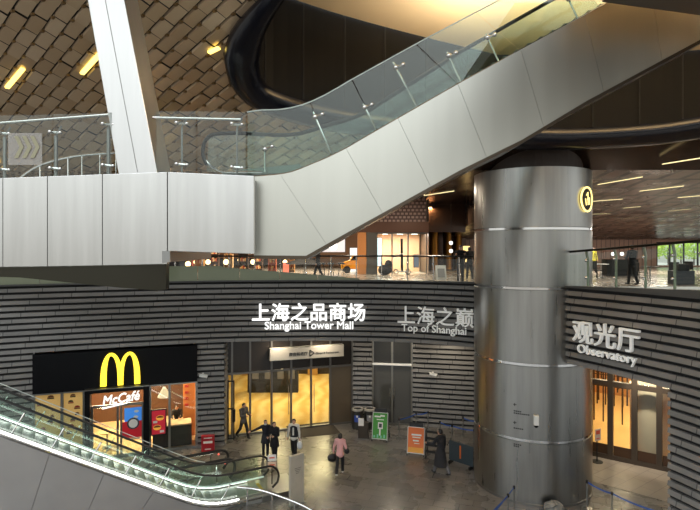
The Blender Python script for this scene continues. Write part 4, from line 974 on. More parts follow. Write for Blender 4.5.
def green_d(mb, card):
    card(mb, -.28, .02, .98, 1.05, .012, .016); card(mb, .0, .22, 1.02, 1.1, .012, .016); card(mb, -.17, .18, .86, .9, .012, .016)
    card(mb, -.1, .14, .46, .76, .012, .018); mb.k = 2; card(mb, -.05, .09, .52, .7, .018, .021); mb.k = 1
    for k in range(4): card(mb, -.3 + .16 * k, -.22 + .16 * k, .05, .16 + .05 * (k % 2), .012, .015)
    mb.k = 0; card(mb, -.03, .04, .16, .46, .012, .015)
def orange_d(mb, card):
    card(mb, -.2, .24, .74, .81, .012, .016); card(mb, -.16, .2, .65, .69, .012, .016); card(mb, -.13, .13, .5, .56, .012, .016); card(mb, -.08, .16, .4, .43, .012, .016)
    mb.k = 1; card(mb, -.33, .33, .03, .24, .012, .014)
board(379.5, 441.5, .72, 1.2, ('poster_green', rgb(66, 150, 50), .5), ('poster_teal', rgb(120, 190, 160), .5), 'green poster sign board standing beside the litter bins', math.radians(-14), 0, green_d)
board(415.5, 456, .74, 1.1, ('poster_orange', rgb(224, 112, 44), .5), ('poster_gold', rgb(240, 170, 60), .5), 'orange poster sign board next to the man in the long dark coat', math.radians(-16), 0, orange_d)
# leaflet rack
q = F(432, 458); t = thing('leaflet_rack', 'black tiered leaflet rack between the orange board and the man in the coat', 'rack', (q.x, q.y, 0), math.radians(-20))
mb = MB()
for x in (-.26, .26): mb.tube([(x, -.2, .03), (x, .14, 1.25)], .02, 6); mb.tube([(x, .3, .03), (x, .1, 1.1)], .02, 6); mb.tube([(x, -.24, .03), (x, .34, .03)], .02, 6)
mb.build('frame', blackmat, t, local=True)
for k in range(4):
    z = .3 + .26 * k; y = -.12 + .075 * k
    mb = MB(); mb.obox((0, y, z), (.26, 0, 0), (0, .1, -.02), (0, 0, .012)); mb.obox((0, y - .1, z + .05), (.26, 0, 0), (0, .008, 0), (0, .0, .05)); mb.build('shelf', blackmat, t, local=True)
    mb = MB(); mb.obox((-.08, y, z + .04), (.1, 0, 0), (0, .07, -.015), (0, 0, .025)); mb.build('leaflets', mat('leaflet', rgb(110, 110, 112), .6), t, local=True)
# belt barrier posts: (x, y) of foot, height, next foot
def stanchion(p, nxt, label, group, h=.95, flat=False):
    t = thing('barrier_post', label, 'barrier post', (p.x, p.y, 0), 0, group)
    mb = MB(); mb.lathe((0, 0, 0), [(.17, 0), (.17, .015), (.06, .035), (.03, .05), (.03, h - .08)], 18); mb.build('post', mat('post_steel', rgb(150, 150, 146), .3, .85), t, local=True, smooth=True)
    mb = MB(); mb.lathe((0, 0, 0), [(.04, h - .1), (.042, h - .09), (.042, h), (.03, h + .01)], 16); mb.build('belt_head', rubber, t, local=True)
    if nxt is not None:
        d = Vector((nxt.x - p.x, nxt.y - p.y, 0)); n = Vector((-d.y, d.x, 0)).normalized() * .003; mb = MB()
        N = 8
        for i in range(N):
            a, b_ = d * (i / N), d * ((i + 1) / N); sg = lambda t: -.05 * 4 * t * (1 - t)
            q = [a + Vector((0, 0, h - .08 + sg(i / N))), b_ + Vector((0, 0, h - .08 + sg((i + 1) / N))), b_ + Vector((0, 0, h - .025 + sg((i + 1) / N))), a + Vector((0, 0, h - .025 + sg(i / N)))]
            mb.prism(q, n)
        mb.build('belt', blue, t, local=True)
    return t
def run(feet, labels, group):
    ps = [F(*f) for f in feet]
    for i, p in enumerate(ps): stanchion(p, ps[i + 1] if i + 1 < len(ps) else None, labels[i], group)
run([(399, 438), (416, 432), (428, 430)], ['steel barrier post just right of the green sign board', 'steel barrier post behind the orange sign board, middle of its row', 'steel barrier post nearest the slatted back wall, end of its row'], 'belt barrier by the grey doors')
run([(440, 441), (452, 445), (474, 450)], ['steel barrier post behind the head of the man in the long coat', 'steel barrier post between the man in the coat and the column', 'steel barrier post against the foot of the big column'], 'belt barrier behind the man in the coat')
run([(463, 436), (476, 440)], ['short steel barrier post by the back wall left of the column', 'steel barrier post hidden at the edge of the column'], 'belt barrier near the back wall')
ps = [F(587, 508), F(612, 521), F(657, 541), F(700, 560)]
for i, p in enumerate(ps[:3]): stanchion(p, ps[i + 1], ['steel barrier post touching the right side of the column foot', 'second steel barrier post of the blue belt line before the observatory doors', 'steel barrier post nearest the slatted pier in the blue belt line'][i], 'belt barrier before the observatory doors', .98)
stanchion(F(514, 514), F(490, 543), 'pale blue belted barrier post nearest the front of the column', 'belt barrier at the column foot', .97)
stanchion(F(508, 523), F(480, 556), 'second belted barrier post in front of the column, lower and further from it', 'belt barrier at the column foot', .97)
# blue graphic panel by the column
q0, q1 = F(449, 462), F(473, 470)
t = thing('graphic_panel', 'dark teal low display panel with orange stripe left of the column foot', 'panel', tuple((q0 + q1) / 2))
d = (q1 - q0); n = Vector((d.y, -d.x, 0)).normalized()
mb = MB(); mb.prism([q0 + Vector((0, 0, .12)), q1 + Vector((0, 0, .12)), q1 + Vector((0, 0, .95)), q0 + Vector((0, 0, .95))], n * -.04); mb.build('board', mat('teal_print', rgb(52, 64, 70), .5), t)
mb = MB(); a = q0 + d * .45 + n * .006; u = d.normalized() * .07; mb.prism([a + Vector((0, 0, .3)), a + u + Vector((0, 0, .3)), a + u + Vector((0, 0, .85)), a + Vector((0, 0, .85))], n * .004); mb.build('stripe', mat('poster_orange', rgb(224, 112, 44), .5), t)
mb = MB()
for f in (.08, .92): c = q0 + d * f; mb.obox(c + Vector((0, 0, .06)), d.normalized() * .03, n * .16, (0, 0, .06))
mb.build('foot', blackmat, t)
# slab sign and notice by the escalators
q = F(296.5, 504); t = thing('slab_sign', 'upright grey stone slab sign beside the escalator landing', 'sign', (q.x, q.y, 0), math.radians(38))
mb = MB(); mb.box(-.29, .29, -.06, .06, .02, 1.78); mb.build('slab', mat('pale_slab', rgb(182, 176, 162), .5, .1, noise=(4, .08)), t, local=True, bevel=.01)
mb = MB(); mb.box(-.33, .33, -.1, .1, 0, .03); mb.build('base', mid_metal, t, local=True)
mb = MB()
for k in range(4): mb.box(-.12 + .02 * k, .16 - .03 * k, -.066, -.06, 1.3 - .06 * k, 1.32 - .06 * k)
mb.build('engraving', mat('engraving', rgb(105, 98, 90), .6), t, local=True)
q = F(272, 489); t = thing('notice_stand', 'slim stand with white and orange notices in front of the couple in dark coats', 'notice stand', (q.x, q.y, 0), math.radians(8))
mb = MB(); mb.lathe((0, 0, 0), [(.2, 0), (.2, .02), (.02, .035), (.02, 1.1)], 16); mb.build('pole', blackmat, t, local=True)
for z, m_, nm in ((1.2, paper, 'notice'), (.93, mat('peach_paper', rgb(228, 196, 170), .6), 'notice')):
    mb = MB(); mb.box(-.16, .16, -.035, -.02, z - .12, z + .12); mb.build(nm, m_, t, local=True)
    mb = MB(); mb.box(-.1, .1, -.04, -.035, z - .02, z + .03); mb.build('print', mat('notice_red', rgb(215, 90, 60), .6), t, local=True)
q = F(597, 462); t = thing('notice_stand', 'black pole stand with small red and white poster beside the observatory doors', 'notice stand', (q.x, q.y, .01), math.radians(25))
mb = MB(); mb.lathe((0, 0, 0), [(.24, 0), (.24, .02), (.025, .04), (.025, 1.05)], 16); mb.build('pole', blackmat, t, local=True)
mb = MB(); mb.box(-.17, .17, -.05, -.03, .92, 1.42); mb.build('poster', mat('pale_poster', rgb(205, 190, 180), .5), t, local=True)
mb = MB(); mb.box(-.12, .12, -.056, -.05, 1.2, 1.36); mb.box(-.1, .1, -.056, -.05, 1.0, 1.04); mb.build('print', mat('notice_red', rgb(215, 90, 60), .6), t, local=True)
q = F(553, 511); t = MB(); random.seed(3)
t.ball((q.x, q.y - .05, .12), .34, .2, .26, 14, 9); t.v = [v + Vector((random.uniform(-.04, .04), random.uniform(-.04, .04), random.uniform(-.03, .03) if v.z > .05 else 0)) for v in t.v]
for v in t.v: v.z = max(v.z, 0.0)
tag(t.build('plastic_sack', mat('sack_grey', rgb(120, 118, 112), .35)), 'crumpled grey plastic sack at the front foot of the column', 'sack')

# ================================================================== people
skin = mat('skin', rgb(214, 168, 140), .55)
hairm = mat('black_hair', rgb(20, 17, 16), .45)
def remesh(mb, name, m, parent, vox, sm=2):
    me = bpy.data.meshes.new(name); me.from_pydata([tuple(v) for v in mb.v], [], mb.f)
    o = bpy.data.objects.new(name, me); COL.objects.link(o)
    r = o.modifiers.new('r', 'REMESH'); r.mode = 'VOXEL'; r.voxel_size = vox
    s_ = o.modifiers.new('s', 'SMOOTH'); s_.iterations = sm; s_.factor = .5
    bpy.context.view_layer.update(); dg = bpy.context.evaluated_depsgraph_get()
    m2 = bpy.data.meshes.new_from_object(o.evaluated_get(dg)); bpy.data.objects.remove(o); bpy.data.meshes.remove(me)
    m2.name = name; m2.materials.clear(); m2.materials.append(m)
    for p in m2.polygons: p.use_smooth = True
    o = bpy.data.objects.new(name, m2); COL.objects.link(o)
    if parent: o.parent = parent
    return o
def limb(mb, pts, rs, flat=1):
    for (a, b_), (r0, r1) in zip(zip(pts, pts[1:]), zip(rs, rs[1:])):
        a, b_ = Vector(a), Vector(b_); mb.tube([a, b_], [r0, r1], 10)
    for p, r in zip(pts, rs): mb.ball(p, r, n=10, m=6)
def person(label, loc, yaw, H=1.7, top='jacket', topc=(40, 40, 44), legc=(28, 28, 32), shoec=(20, 20, 20), hair='short', legs=((8, 2), (-8, 12)), arms=None, lean=0, coat=.0, mask=False, collar=None, vest=None, head=0, woman=False, face=True, nod=0):
    t = thing('person', label, 'person', tuple(loc), yaw)
    k = H / 1.7; sw = (.165 if woman else .185) * k; hw = .085 * k
    hz = .89 * k; shz = 1.40 * k
    ln = math.radians(lean)
    def torso(x, y, z):                   # lean forward about the hips
        dz_ = z - hz; return Vector((x, y * 1 + dz_ * math.sin(ln), hz + dz_ * math.cos(ln)))
    body, tops, pants = MB(), MB(), MB()
    # torso
    for mbx, gr in ((body, 0), (tops, .02)):
        for z, rx, ry in ((.9, .145, .1), (.85, .168, .118), (1.02, .135, .095), (1.15, .135, .1), (1.28, .155, .105), (1.37, .15, .09)):
            mbx.ball(torso(0, 0, z * k), (rx * (.95 if woman else 1) + gr) * k, (ry + gr) * k, (.09 if z > 1.3 else .15) * k, 14, 8)
        limb(mbx, [torso(-sw, 0, shz), torso(0, 0, 1.42 * k), torso(sw, 0, shz)], [(.06 + gr) * k, (.075 + gr) * k, (.06 + gr) * k])
    # neck and head
    hd = torso(0, .03 * k, 1.58 * k); HR = Matrix.Rotation(math.radians(head), 3, 'Z') @ Matrix.Rotation(math.radians(-nod), 3, 'X')
    limb(body, [torso(0, 0, 1.42 * k), hd + Vector((0, -.01, -.06)) * k], [.055 * k, .05 * k])
    body.ball(hd, .074 * k, .092 * k, .112 * k, 16, 10, HR); body.ball(hd + HR @ Vector((0, .035, -.06)) * k, .05 * k, .05 * k, .05 * k, 12, 8)
    body.ball(hd + HR @ Vector((0, .094, -.012)) * k, .013 * k, .02 * k, .024 * k, 8, 6, HR)
    for sx in (-1, 1): body.ball(hd + HR @ Vector((.076 * sx, -.005, -.005)) * k, .012 * k, .022 * k, .032 * k, 8, 6, HR)
    # legs
    feet = []
    for sx, (sw_, kb) in zip((-1, 1), legs):
        a, b_ = math.radians(sw_), math.radians(kb)
        hp = Vector((hw * sx, 0, hz)); kn = hp + Vector((0.01 * sx, math.sin(a), -math.cos(a))) * .42 * k
        an = kn + Vector((0, math.sin(a - b_), -math.cos(a - b_))) * .4 * k
        feet.append((hp, kn, an, a - b_))
    low = min(f[2].z - .07 * k for f in feet)
    dzv = Vector((0, 0, -low)) 
    for hp, kn, an, sh in feet:
        limb(body, [hp + dzv * 1, kn + dzv, an + dzv], [.085 * k, .055 * k, .038 * k])
        limb(pants, [hp + dzv - Vector((0, 0, .03)), kn + dzv, an + dzv + Vector((0, 0, .03 * k))], [.088 * k, .075 * k, .06 * k])
    pants.ball(Vector((0, 0, hz - .01)) + dzv, .14 * k, .105 * k, .11 * k, 14, 8)
    for mbx in (body, tops):
        mbx.v = [v + dzv for v in mbx.v] if mbx is tops else mbx.v
    # the body's torso and head follow the same drop (legs were added already dropped)
    nleg = 2 * (2 * 20 + 3 * (10 * 5 + 2))
    body.v = [v + dzv for v in body.v[:-nleg]] + body.v[-nleg:]
    hd = hd + dzv
    # arms: (shoulder->elbow, elbow->wrist) directions
    arms = arms or (((-.25, .05, -1), (-.1, .2, -1)), ((.25, .05, -1), (.1, .2, -1)))
    hands = []
    for sx, (d0, d1) in zip((-1, 1), arms):
        s0 = torso(sw * sx, 0, shz) + dzv; el = s0 + Vector(d0).normalized() * .29 * k; wr = el + Vector(d1).normalized() * .25 * k
        limb(body, [s0, el, wr], [.05 * k, .04 * k, .028 * k]); limb(tops, [s0, el, wr - Vector(d1).normalized() * .02], [.066 * k, .055 * k, .044 * k])
        d = Vector(d1).normalized(); side = d.cross(Vector((0, 1, .2))); side = side.normalized() if side.length > .1 else Vector((1, 0, 0)); nn = side.cross(d).normalized()
        pal = wr + d * .045 * k; limb(body, [wr, pal], [.026 * k, .032 * k]); body.ball(pal, .03 * k, n=10, m=6)
        for j in range(4):
            fo = pal + side * (-.027 + .018 * j) * k + d * .025 * k; fl_ = (.05, .06, .065, .055)[j] * k
            limb(body, [fo, fo + d * fl_ * .5, fo + (d * .75 + nn * sx * -.3) * fl_], [.0095 * k, .009 * k, .008 * k])
        limb(body, [wr + d * .02 * k + side * .02 * k, pal + side * .055 * k, pal + side * .06 * k + d * .035 * k], [.011 * k, .01 * k, .009 * k])
        hands.append(pal + d * .05 * k)
    if coat:                               # long coat skirt
        n = 18; rings = []
        for z, rx, ry in ((hz + .1, .165, .125), (hz - .1, .2, .2), (hz - coat, .225, .28 if coat > .4 else .2)):
            rings.append([Vector((rx * math.cos(2 * PI * i / n) * k, ry * math.sin(2 * PI * i / n) * k + (0 if z > hz - .15 else .0), z)) + dzv for i in range(n)])
        tops.add([v for r in rings for v in r], [(i * n + j, i * n + (j + 1) % n, (i + 1) * n + (j + 1) % n, (i + 1) * n + j) for i in range(2) for j in range(n)] + [tuple(range(n)), tuple(2 * n + j for j in range(n))])
    remesh(body, 'body', skin, t, .0085)
    remesh(pants, 'trousers', mat('cloth_%d_%d_%d' % legc, rgb(*legc), .8), t, .013)
    remesh(tops, top, mat('cloth_%d_%d_%d' % topc, rgb(*topc), .85), t, .013)
    for hp, kn, an, sh in feet:
        mb = MB(); q = an + dzv; tilt = Matrix.Rotation(sh * .6, 3, 'X')
        mb.ball(q + tilt @ Vector((0, .055 * k, -.035 * k)), .044 * k, .12 * k, .036 * k, 12, 8, tilt); mb.ball(q + Vector((0, -.01, -.01)) * k, .044 * k, .055 * k, .05 * k)
        mb.build('shoe', mat('shoe_%d_%d_%d' % shoec, rgb(*shoec), .5), t, local=True, smooth=True)
    mb = MB(); mb.ball(hd + HR @ Vector((0, -.014, .02)) * k, .085 * k, .098 * k, .108 * k, 16, 10, HR)
    mb.v = [v for v in mb.v]
    for v in mb.v:                         # keep the face free
        l = HR.inverted() @ (v - hd)
        if l.y > .045 * k and l.z < .06 * k: l.y = .03 * k; v.xyz = hd + HR @ l
    if hair == 'long':
        mb.ball(hd + HR @ Vector((0, -.05, -.08)) * k, .085 * k, .06 * k, .17 * k, 14, 8)
    if hair == 'bob': mb.ball(hd + HR @ Vector((0, -.03, -.03)) * k, .095 * k, .085 * k, .11 * k, 14, 8)
    if hair == 'cap':
        mb.ball(hd + HR @ Vector((0, .09, .055)) * k, .07 * k, .07 * k, .012 * k, 12, 6)
    mb.build('cap' if hair == 'cap' else 'hair', hairm, t, local=True, smooth=True)
    for sx in (-1, 1):
        mb = MB(); mb.ball(hd + HR @ Vector((.03 * sx, .084, .008)) * k, .011 * k, n=8, m=6); mb.build('eye', mat('eye_dark', rgb(25, 20, 20), .2), t, local=True, smooth=True)
    if mask:
        mb = MB(); mb.ball(hd + HR @ Vector((0, .055, -.05)) * k, .06 * k, .055 * k, .05 * k, 12, 8); mb.build('face_mask', mat('mask_white', rgb(225, 228, 230), .7), t, local=True, smooth=True)
    else:
        mb = MB(); mb.ball(hd + HR @ Vector((0, .085, -.055)) * k, .022 * k, .008 * k, .007 * k, 8, 6, HR); mb.build('mouth', mat('lip', rgb(160, 90, 85), .5), t, local=True, smooth=True)
    if vest:
        mb = MB()
        for z, rx, ry in ((.93, .195, .148), (1.05, .188, .145), (1.18, .19, .148), (1.3, .2, .148), (1.37, .17, .13)): mb.ball(torso(0, -.012, z * k) + dzv, rx * k, ry * k, (.09 if z > 1.3 else .15) * k, 14, 8)
        o = remesh(mb, 'vest', mat('cloth_%d_%d_%d' % vest, rgb(*vest), .8), t, .014)
        mb = MB(); p = torso(0, .132, 1.17 * k) + dzv; mb.obox(p, (.035 * k, 0, 0), (0, .034, 0), (0, 0, .17 * k)); mb.build('shirt_front', mat('cloth_%d_%d_%d' % topc, rgb(*topc), .85), t, local=True, bevel=.01)
    M = t.matrix_basis
    return t, [M @ h for h in hands], M @ hd, k
def bag(name, label, p, w, h, d, m, rz=0, strap=None):
    t = thing(name, label, 'bag', (p.x, p.y, p.z - h - .1), rz)
    mb = MB(); mb.ball((0, 0, h / 2), w / 2 * 1.1, d / 2 * 1.2, h / 2 * 1.05, 16, 8); mb.v = [Vector((max(-w / 2, min(w / 2, v.x)), v.y, max(0, min(h, v.z)))) for v in mb.v]
    mb.build('body', m, t, local=True, smooth=True)
    mb = MB(); mb.tube([(-w * .3, 0, h * .9), (-w * .2, 0, h + .08), (0, 0, h + .11), (w * .2, 0, h + .08), (w * .3, 0, h * .9)], .012, 6); mb.build('handle', m, t, local=True, smooth=True)
    return t
PX = lambda px, py: F(px, py)
person('man in grey jacket and dark trousers walking along the golden doors', PX(243.5, 438), math.radians(-125), 1.74, 'jacket', (92, 88, 84), (34, 32, 34), legs=((20, 8), (-16, 22)), arms=(((-.15, .3, -1), (.4, 1, .1)), ((.15, .25, -1), (-.5, 1, .15))), nod=15)
person('woman with white face mask and dark coat stretching one arm sideways', PX(265.5, 457), math.radians(192), 1.64, 'coat', (26, 28, 36), (22, 22, 26), (200, 200, 200), 'long', legs=((4, 2), (-3, 4)), arms=(((-.15, .05, -1), (.3, .6, -.4)), ((1, .2, -.35), (1, .25, -.25))), coat=.22, mask=True, woman=True, head=-10)
person('long haired woman in black coat standing close beside the masked woman', PX(274.5, 459), math.radians(165), 1.63, 'coat', (18, 18, 21), (20, 20, 23), (215, 212, 210), 'long', legs=((6, 4), (-6, 6)), arms=(((-.2, .2, -1), (.5, .8, .0)), ((.2, .2, -1), (-.5, .8, .05))), coat=.3, woman=True, head=40)
_, hs, _, _ = person('man in white shirt and black vest carrying a white bag', PX(294, 456), math.radians(172), 1.65, 'shirt', (212, 208, 200), (22, 22, 25), (30, 30, 32), 'short', legs=((8, 4), (-8, 8)), vest=(30, 32, 38))
bag('plastic_bag', 'white plastic bag hanging from the hand of the man in the black vest', hs[0] + Vector((0, 0, .05)), .24, .36, .14, mat('bag_white', rgb(225, 225, 225), .4))
_, hs, hd, k = person('woman in pink top and black trousers seen from behind walking with bags', PX(340, 474), math.radians(-8), 1.66, 'top', (222, 166, 164), (20, 20, 24), (238, 236, 234), 'bob', legs=((-20, 14), (14, 8)), arms=(((-.35, .1, -1), (-.15, .25, -1)), ((.3, -.05, -1), (-.1, .7, -.5))), woman=True, lean=4)
bag('tote_bag', 'large black tote bag in the hand of the woman in pink', hs[0] + Vector((-.03, 0, .09)), .42, .32, .16, mat('bag_black', rgb(24, 22, 26), .45), math.radians(15))
t = bag('shoulder_bag', 'small black shoulder bag on a strap across the pink top', hd + Vector((.27, .02, -.42)), .2, .22, .14, mat('bag_black', rgb(24, 22, 26), .45))
mb = MB(); mb.tube([hd + Vector((.27, -.02, -.6)), hd + Vector((.19, -.1, -.3)), hd + Vector((.08, -.105, -.19)), hd + Vector((-.02, -.02, -.13))], .014, 6); mb.build('strap', mat('bag_black', rgb(24, 22, 26), .45), t, smooth=True)
person('tall man in long dark coat and grey trousers reaching to the leaflet rack', PX(440.5, 474), math.radians(38), 1.86, 'coat', (34, 34, 38), (104, 102, 104), (22, 20, 20), 'short', legs=((18, 4), (-20, 10)), arms=(((-.2, .6, -1), (-.3, 1, .0)), ((.2, .05, -1), (.05, .2, -1))), coat=.6, head=10)
# restaurant worker behind the counter
q = SH.pt(SH.u(177.5), .012, -1.5)
person('restaurant worker in black cap leaning over the dark counter', q, math.radians(195), 1.66, 'uniform', (26, 26, 28), (24, 24, 26), hair='cap', arms=(((-.2, .5, -1), (.4, 1, .0)), ((.2, .5, -1), (-.4, 1, .0))), lean=12, legs=((2, 2), (-2, 2)))
# upper floor
def up(px, py, Y): return Vector(((px - 350) / FPX * Y, Y, 7.6))
person('man in black with raised hands standing at the upper balustrade next to the column', up(460.5, 0, 23.9), math.radians(170), 1.72, 'jacket', (18, 18, 20), (20, 20, 24), arms=(((-.25, .4, -1), (.3, .8, .6)), ((.35, .3, -1), (-.2, .8, .5))), legs=((3, 2), (-5, 6)), nod=10)
person('dark clothed figure behind the man at the upper balustrade', up(469.5, 0, 26.8), math.radians(10), 1.66, 'jacket', (22, 20, 20), (20, 18, 18))
person('man in dark clothes standing on the upper floor above the observatory sign', up(632, 0, 22.8), math.radians(20), 1.74, 'jacket', (22, 23, 26), (22, 22, 26), arms=(((-.25, .2, -1), (.5, .8, .2)), ((.25, .2, -1), (-.5, .8, .2))))
person('figure in dark clothes among the cafe seats beside the parasol upstairs', up(318, 0, 26.2), math.radians(90), 1.68, 'jacket', (36, 30, 30), (30, 26, 26), legs=((18, 6), (-14, 14)))
person('small figure in yellow vest near the column on the upper floor', up(593.5, 0, 34), math.radians(200), 1.62, 'top', (196, 190, 60), (30, 30, 34), hair='cap')
# ================================================================== upper floor: shops
woodp = mat('orange_wood', rgb(205, 135, 72), .4, 0, rgb(205, 135, 72), .0); greyp = mat('grey_pillar', rgb(88, 84, 78), .4, .3)
Y0 = 32.0
X = lambda px, Y=Y0: (px - 350) / FPX * Y
Z = lambda py, Y=Y0: CAMZ - (py - HZ) / FPX * Y
mb = MB(); mb.quad((-30, Y0 + .3, Z(231)), (X(427), Y0 + .3, Z(231)), (X(427), Y0 + .3, 12.26), (-30, Y0 + .3, 12.26), uv=[(-30, Z(231)), (X(427), Z(231)), (X(427), 12.26), (-30, 12.26)]); struct(mb, 'wall_back.007', brickmat('pattern_screen', (.5, .33, .27, 1), (.58, .4, .33, 1), (.12, .06, .05, 1), .26, .22, .045, .5))
mb = MB(); mb.box(-30, X(428), Y0 - .35, Y0 + .3, Z(232.5), Z(222)); struct(mb, 'trim_11', mat('brown_bulkhead', rgb(92, 62, 46), .35, .3))
mb = MB(); mb.quad((-30, 46, 7.6), (X(427), 46, 7.6), (X(427), 46, 12.2), (-30, 46, 12.2)); struct(mb, 'wall_back.008', mat('shop_back', rgb(150, 112, 80), .5))
mb = MB(); mb.quad((X(428), Y0 - .3, 7.6), (X(428), 44, 7.6), (X(428), 44, 12.2), (X(428), Y0 - .3, 12.2)); struct(mb, 'wall_right.005', dkb)
mb = MB(); mb.box(X(428), 8, 36, 36.3, 10.3, 12.26); struct(mb, 'trim_13', mat('dark_bulkhead', rgb(58, 38, 24), .3, .3))
mb = MB(); mb.quad((X(428), 42.5, 7.6), (9.5, 42.5, 7.6), (9.5, 42.5, 12.2), (X(428), 42.5, 12.2)); struct(mb, 'wall_back.009', mat('dark_bronze_wall', rgb(66, 42, 24), .25, .4))
mb = MB(); mb.box(-30, X(300), 45.6, 45.9, 7.6, 8.3); struct(mb, 'trim_12', dkb)
for a, b_, m, nm, lb in ((357.5, 366, woodp, 'pillar', 'orange wood shop pillar behind the yellow car'), (366.4, 376.5, greyp, 'pillar', 'grey square pillar beside the lit shop window')):
    mb = MB(); mb.box(X(a), X(b_), Y0 - .3, Y0 + .2, 7.6, Z(232.5)); tag(mb.build(nm, m), lb, 'pillar')
sw = bpy.data.objects.new('window_2', None); COL.objects.link(sw); sw.location = (X(400), Y0, 7.6); sw.matrix_basis = Matrix.Translation((X(400), Y0, 7.6)); sw['kind'] = 'structure'
mb = MB()
for px in (376.8, 392, 408, 426.5): mb.box(X(px) - .04, X(px) + .04, Y0 - .05, Y0 + .05, 7.6, Z(233))
mb.box(X(376.5), X(427), Y0 - .05, Y0 + .05, Z(234), Z(232.5)); mb.build('frame', frame_metal, sw)
for a, b_ in ((377.5, 391.5), (392.5, 407.5), (408.5, 426)):
    mb = MB(); mb.box(X(a), X(b_), Y0 - .01, Y0 + .01, 7.62, Z(234)); mb.build('pane', clear, sw)
mb = MB(); mb.box(X(377), X(427), 35.5, 35.7, 7.6, 10.6); struct(mb, 'wall_back.010', mat('shop_cream', rgb(205, 165, 130), .6))
mb = MB(); mb.box(X(377), X(428), Y0 + .3, 35.6, Z(233), Z(233) + .06); struct(mb, 'ceiling.006', white)
for px, w in ((384, 5), (399, 6), (414, 6)):
    mb = MB(); mb.box(X(px), X(px + w), 33.2, 33.3, Z(233) - .05, Z(233) + .005); tag(mb.build('shop_light', led), 'white ceiling light inside the upper shop window', 'light', 'shop window ceiling lights')
def panel_(px0, px1, py0, py1, Y, m, name, label, cat, d=.06):
    t = thing(name, label, cat, (X((px0 + px1) / 2, Y), Y, Z(py1, Y)))
    mb = MB(); mb.box(X(px0, Y) - .03, X(px1, Y) + .03, Y, Y + d, Z(py1, Y) - .03, Z(py0, Y) + .03); mb.build('frame', blackmat, t)
    mb = MB(); mb.box(X(px0, Y), X(px1, Y), Y - .012, Y, Z(py1, Y), Z(py0, Y)); mb.build('screen', m, t); return t
t = panel_(414, 418.5, 255, 267, 31.8, emis('blue_grey_screen', (.5, .6, .75, 1), .25), 'wall_screen', 'small dark screen on the lit shop window glass', 'screen')
t = panel_(377.5, 381.5, 238, 266, 34.0, emis('pale_blue_screen', (.75, .92, 1, 1), 1.6), 'display_column', 'tall pale blue lit display just inside the shop window', 'display')
t = panel_(350, 357, 248, 274, 36.0, screen_white, 'display_column', 'white lit panel standing behind the yellow car', 'display')
# scooter on a display stand
def wheel(mb, c, r, w=.05): 
    mb.tube([Vector(c) + Vector((r * math.cos(2 * PI * k / 20), 0, r * math.sin(2 * PI * k / 20))) for k in range(20)], w, 6, closed=True)
bx, by = X(402, 31), 31.0
t = thing('kick_scooter', 'electric kick scooter with tall black stem standing before the shop window', 'scooter', (bx, by, 7.6))
mb = MB(); wheel(mb, (bx - .36, by, 7.78), .14, .035); mb.build('wheel', rubber, t); mb = MB(); wheel(mb, (bx + .36, by, 7.78), .14, .035); mb.build('wheel', rubber, t)
mb = MB(); mb.box(bx - .36, bx + .36, by - .08, by + .08, 7.76, 7.84); mb.build('deck', mat('scooter_grey', rgb(180, 180, 180), .4), t, bevel=.02)
mb = MB(); mb.tube([(bx + .0, by, 7.84), (bx - .02, by, 9.75)], .07, 8); mb.build('stem', blackmat, t)
mb = MB(); mb.tube([(bx - .5, by - .02, 8.7), (bx - .05, by - .02, 8.85), (bx + .05, by - .02, 8.85)], .05, 8); mb.ball((bx - .5, by - .02, 8.7), .12, .06, .1); mb.build('handlebar', mat('scooter_grey', rgb(180, 180, 180), .4), t)
# yellow car half hidden by the pillar
cxp, cyp = X(356, 33.5), 33.5
t = thing('car', 'small yellow car on show half hidden behind the orange pillar', 'car', (cxp, cyp, 7.6))
prof = [(-.95, .25), (-.95, .6), (-.75, .72), (-.45, .8), (-.2, 1.12), (.35, 1.15), (.7, .85), (.95, .78), (.98, .25)]
mb = MB(); mb.prism([(cxp + x, cyp - .42, 7.6 + z) for x, z in prof], (0, .84, 0)); mb.build('body', mat('car_yellow', rgb(235, 165, 20), .25, 0, coat=.5), t, bevel=.05)
mb = MB(); mb.prism([(cxp + x, cyp - .43, 7.6 + z) for x, z in ((-.36, .82), (-.16, 1.06), (.1, 1.08), (.1, .82))], (0, .86, 0)); mb.build('window', black, t)
for x in (-.58, .6):
    for y in (-.43, .43):
        mb = MB(); mb.lathe((0, 0, 0), [(.23, -.07), (.23, .07)], 20); mb.v = [Vector((cxp + x + v.x, cyp + y + v.z, 7.83 + v.y)) for v in mb.v]; mb.build('wheel', rubber, t)
mb = MB(); mb.ball((cxp - .93, cyp - .3, 8.18), .07); mb.build('headlight', paper, t, smooth=True)
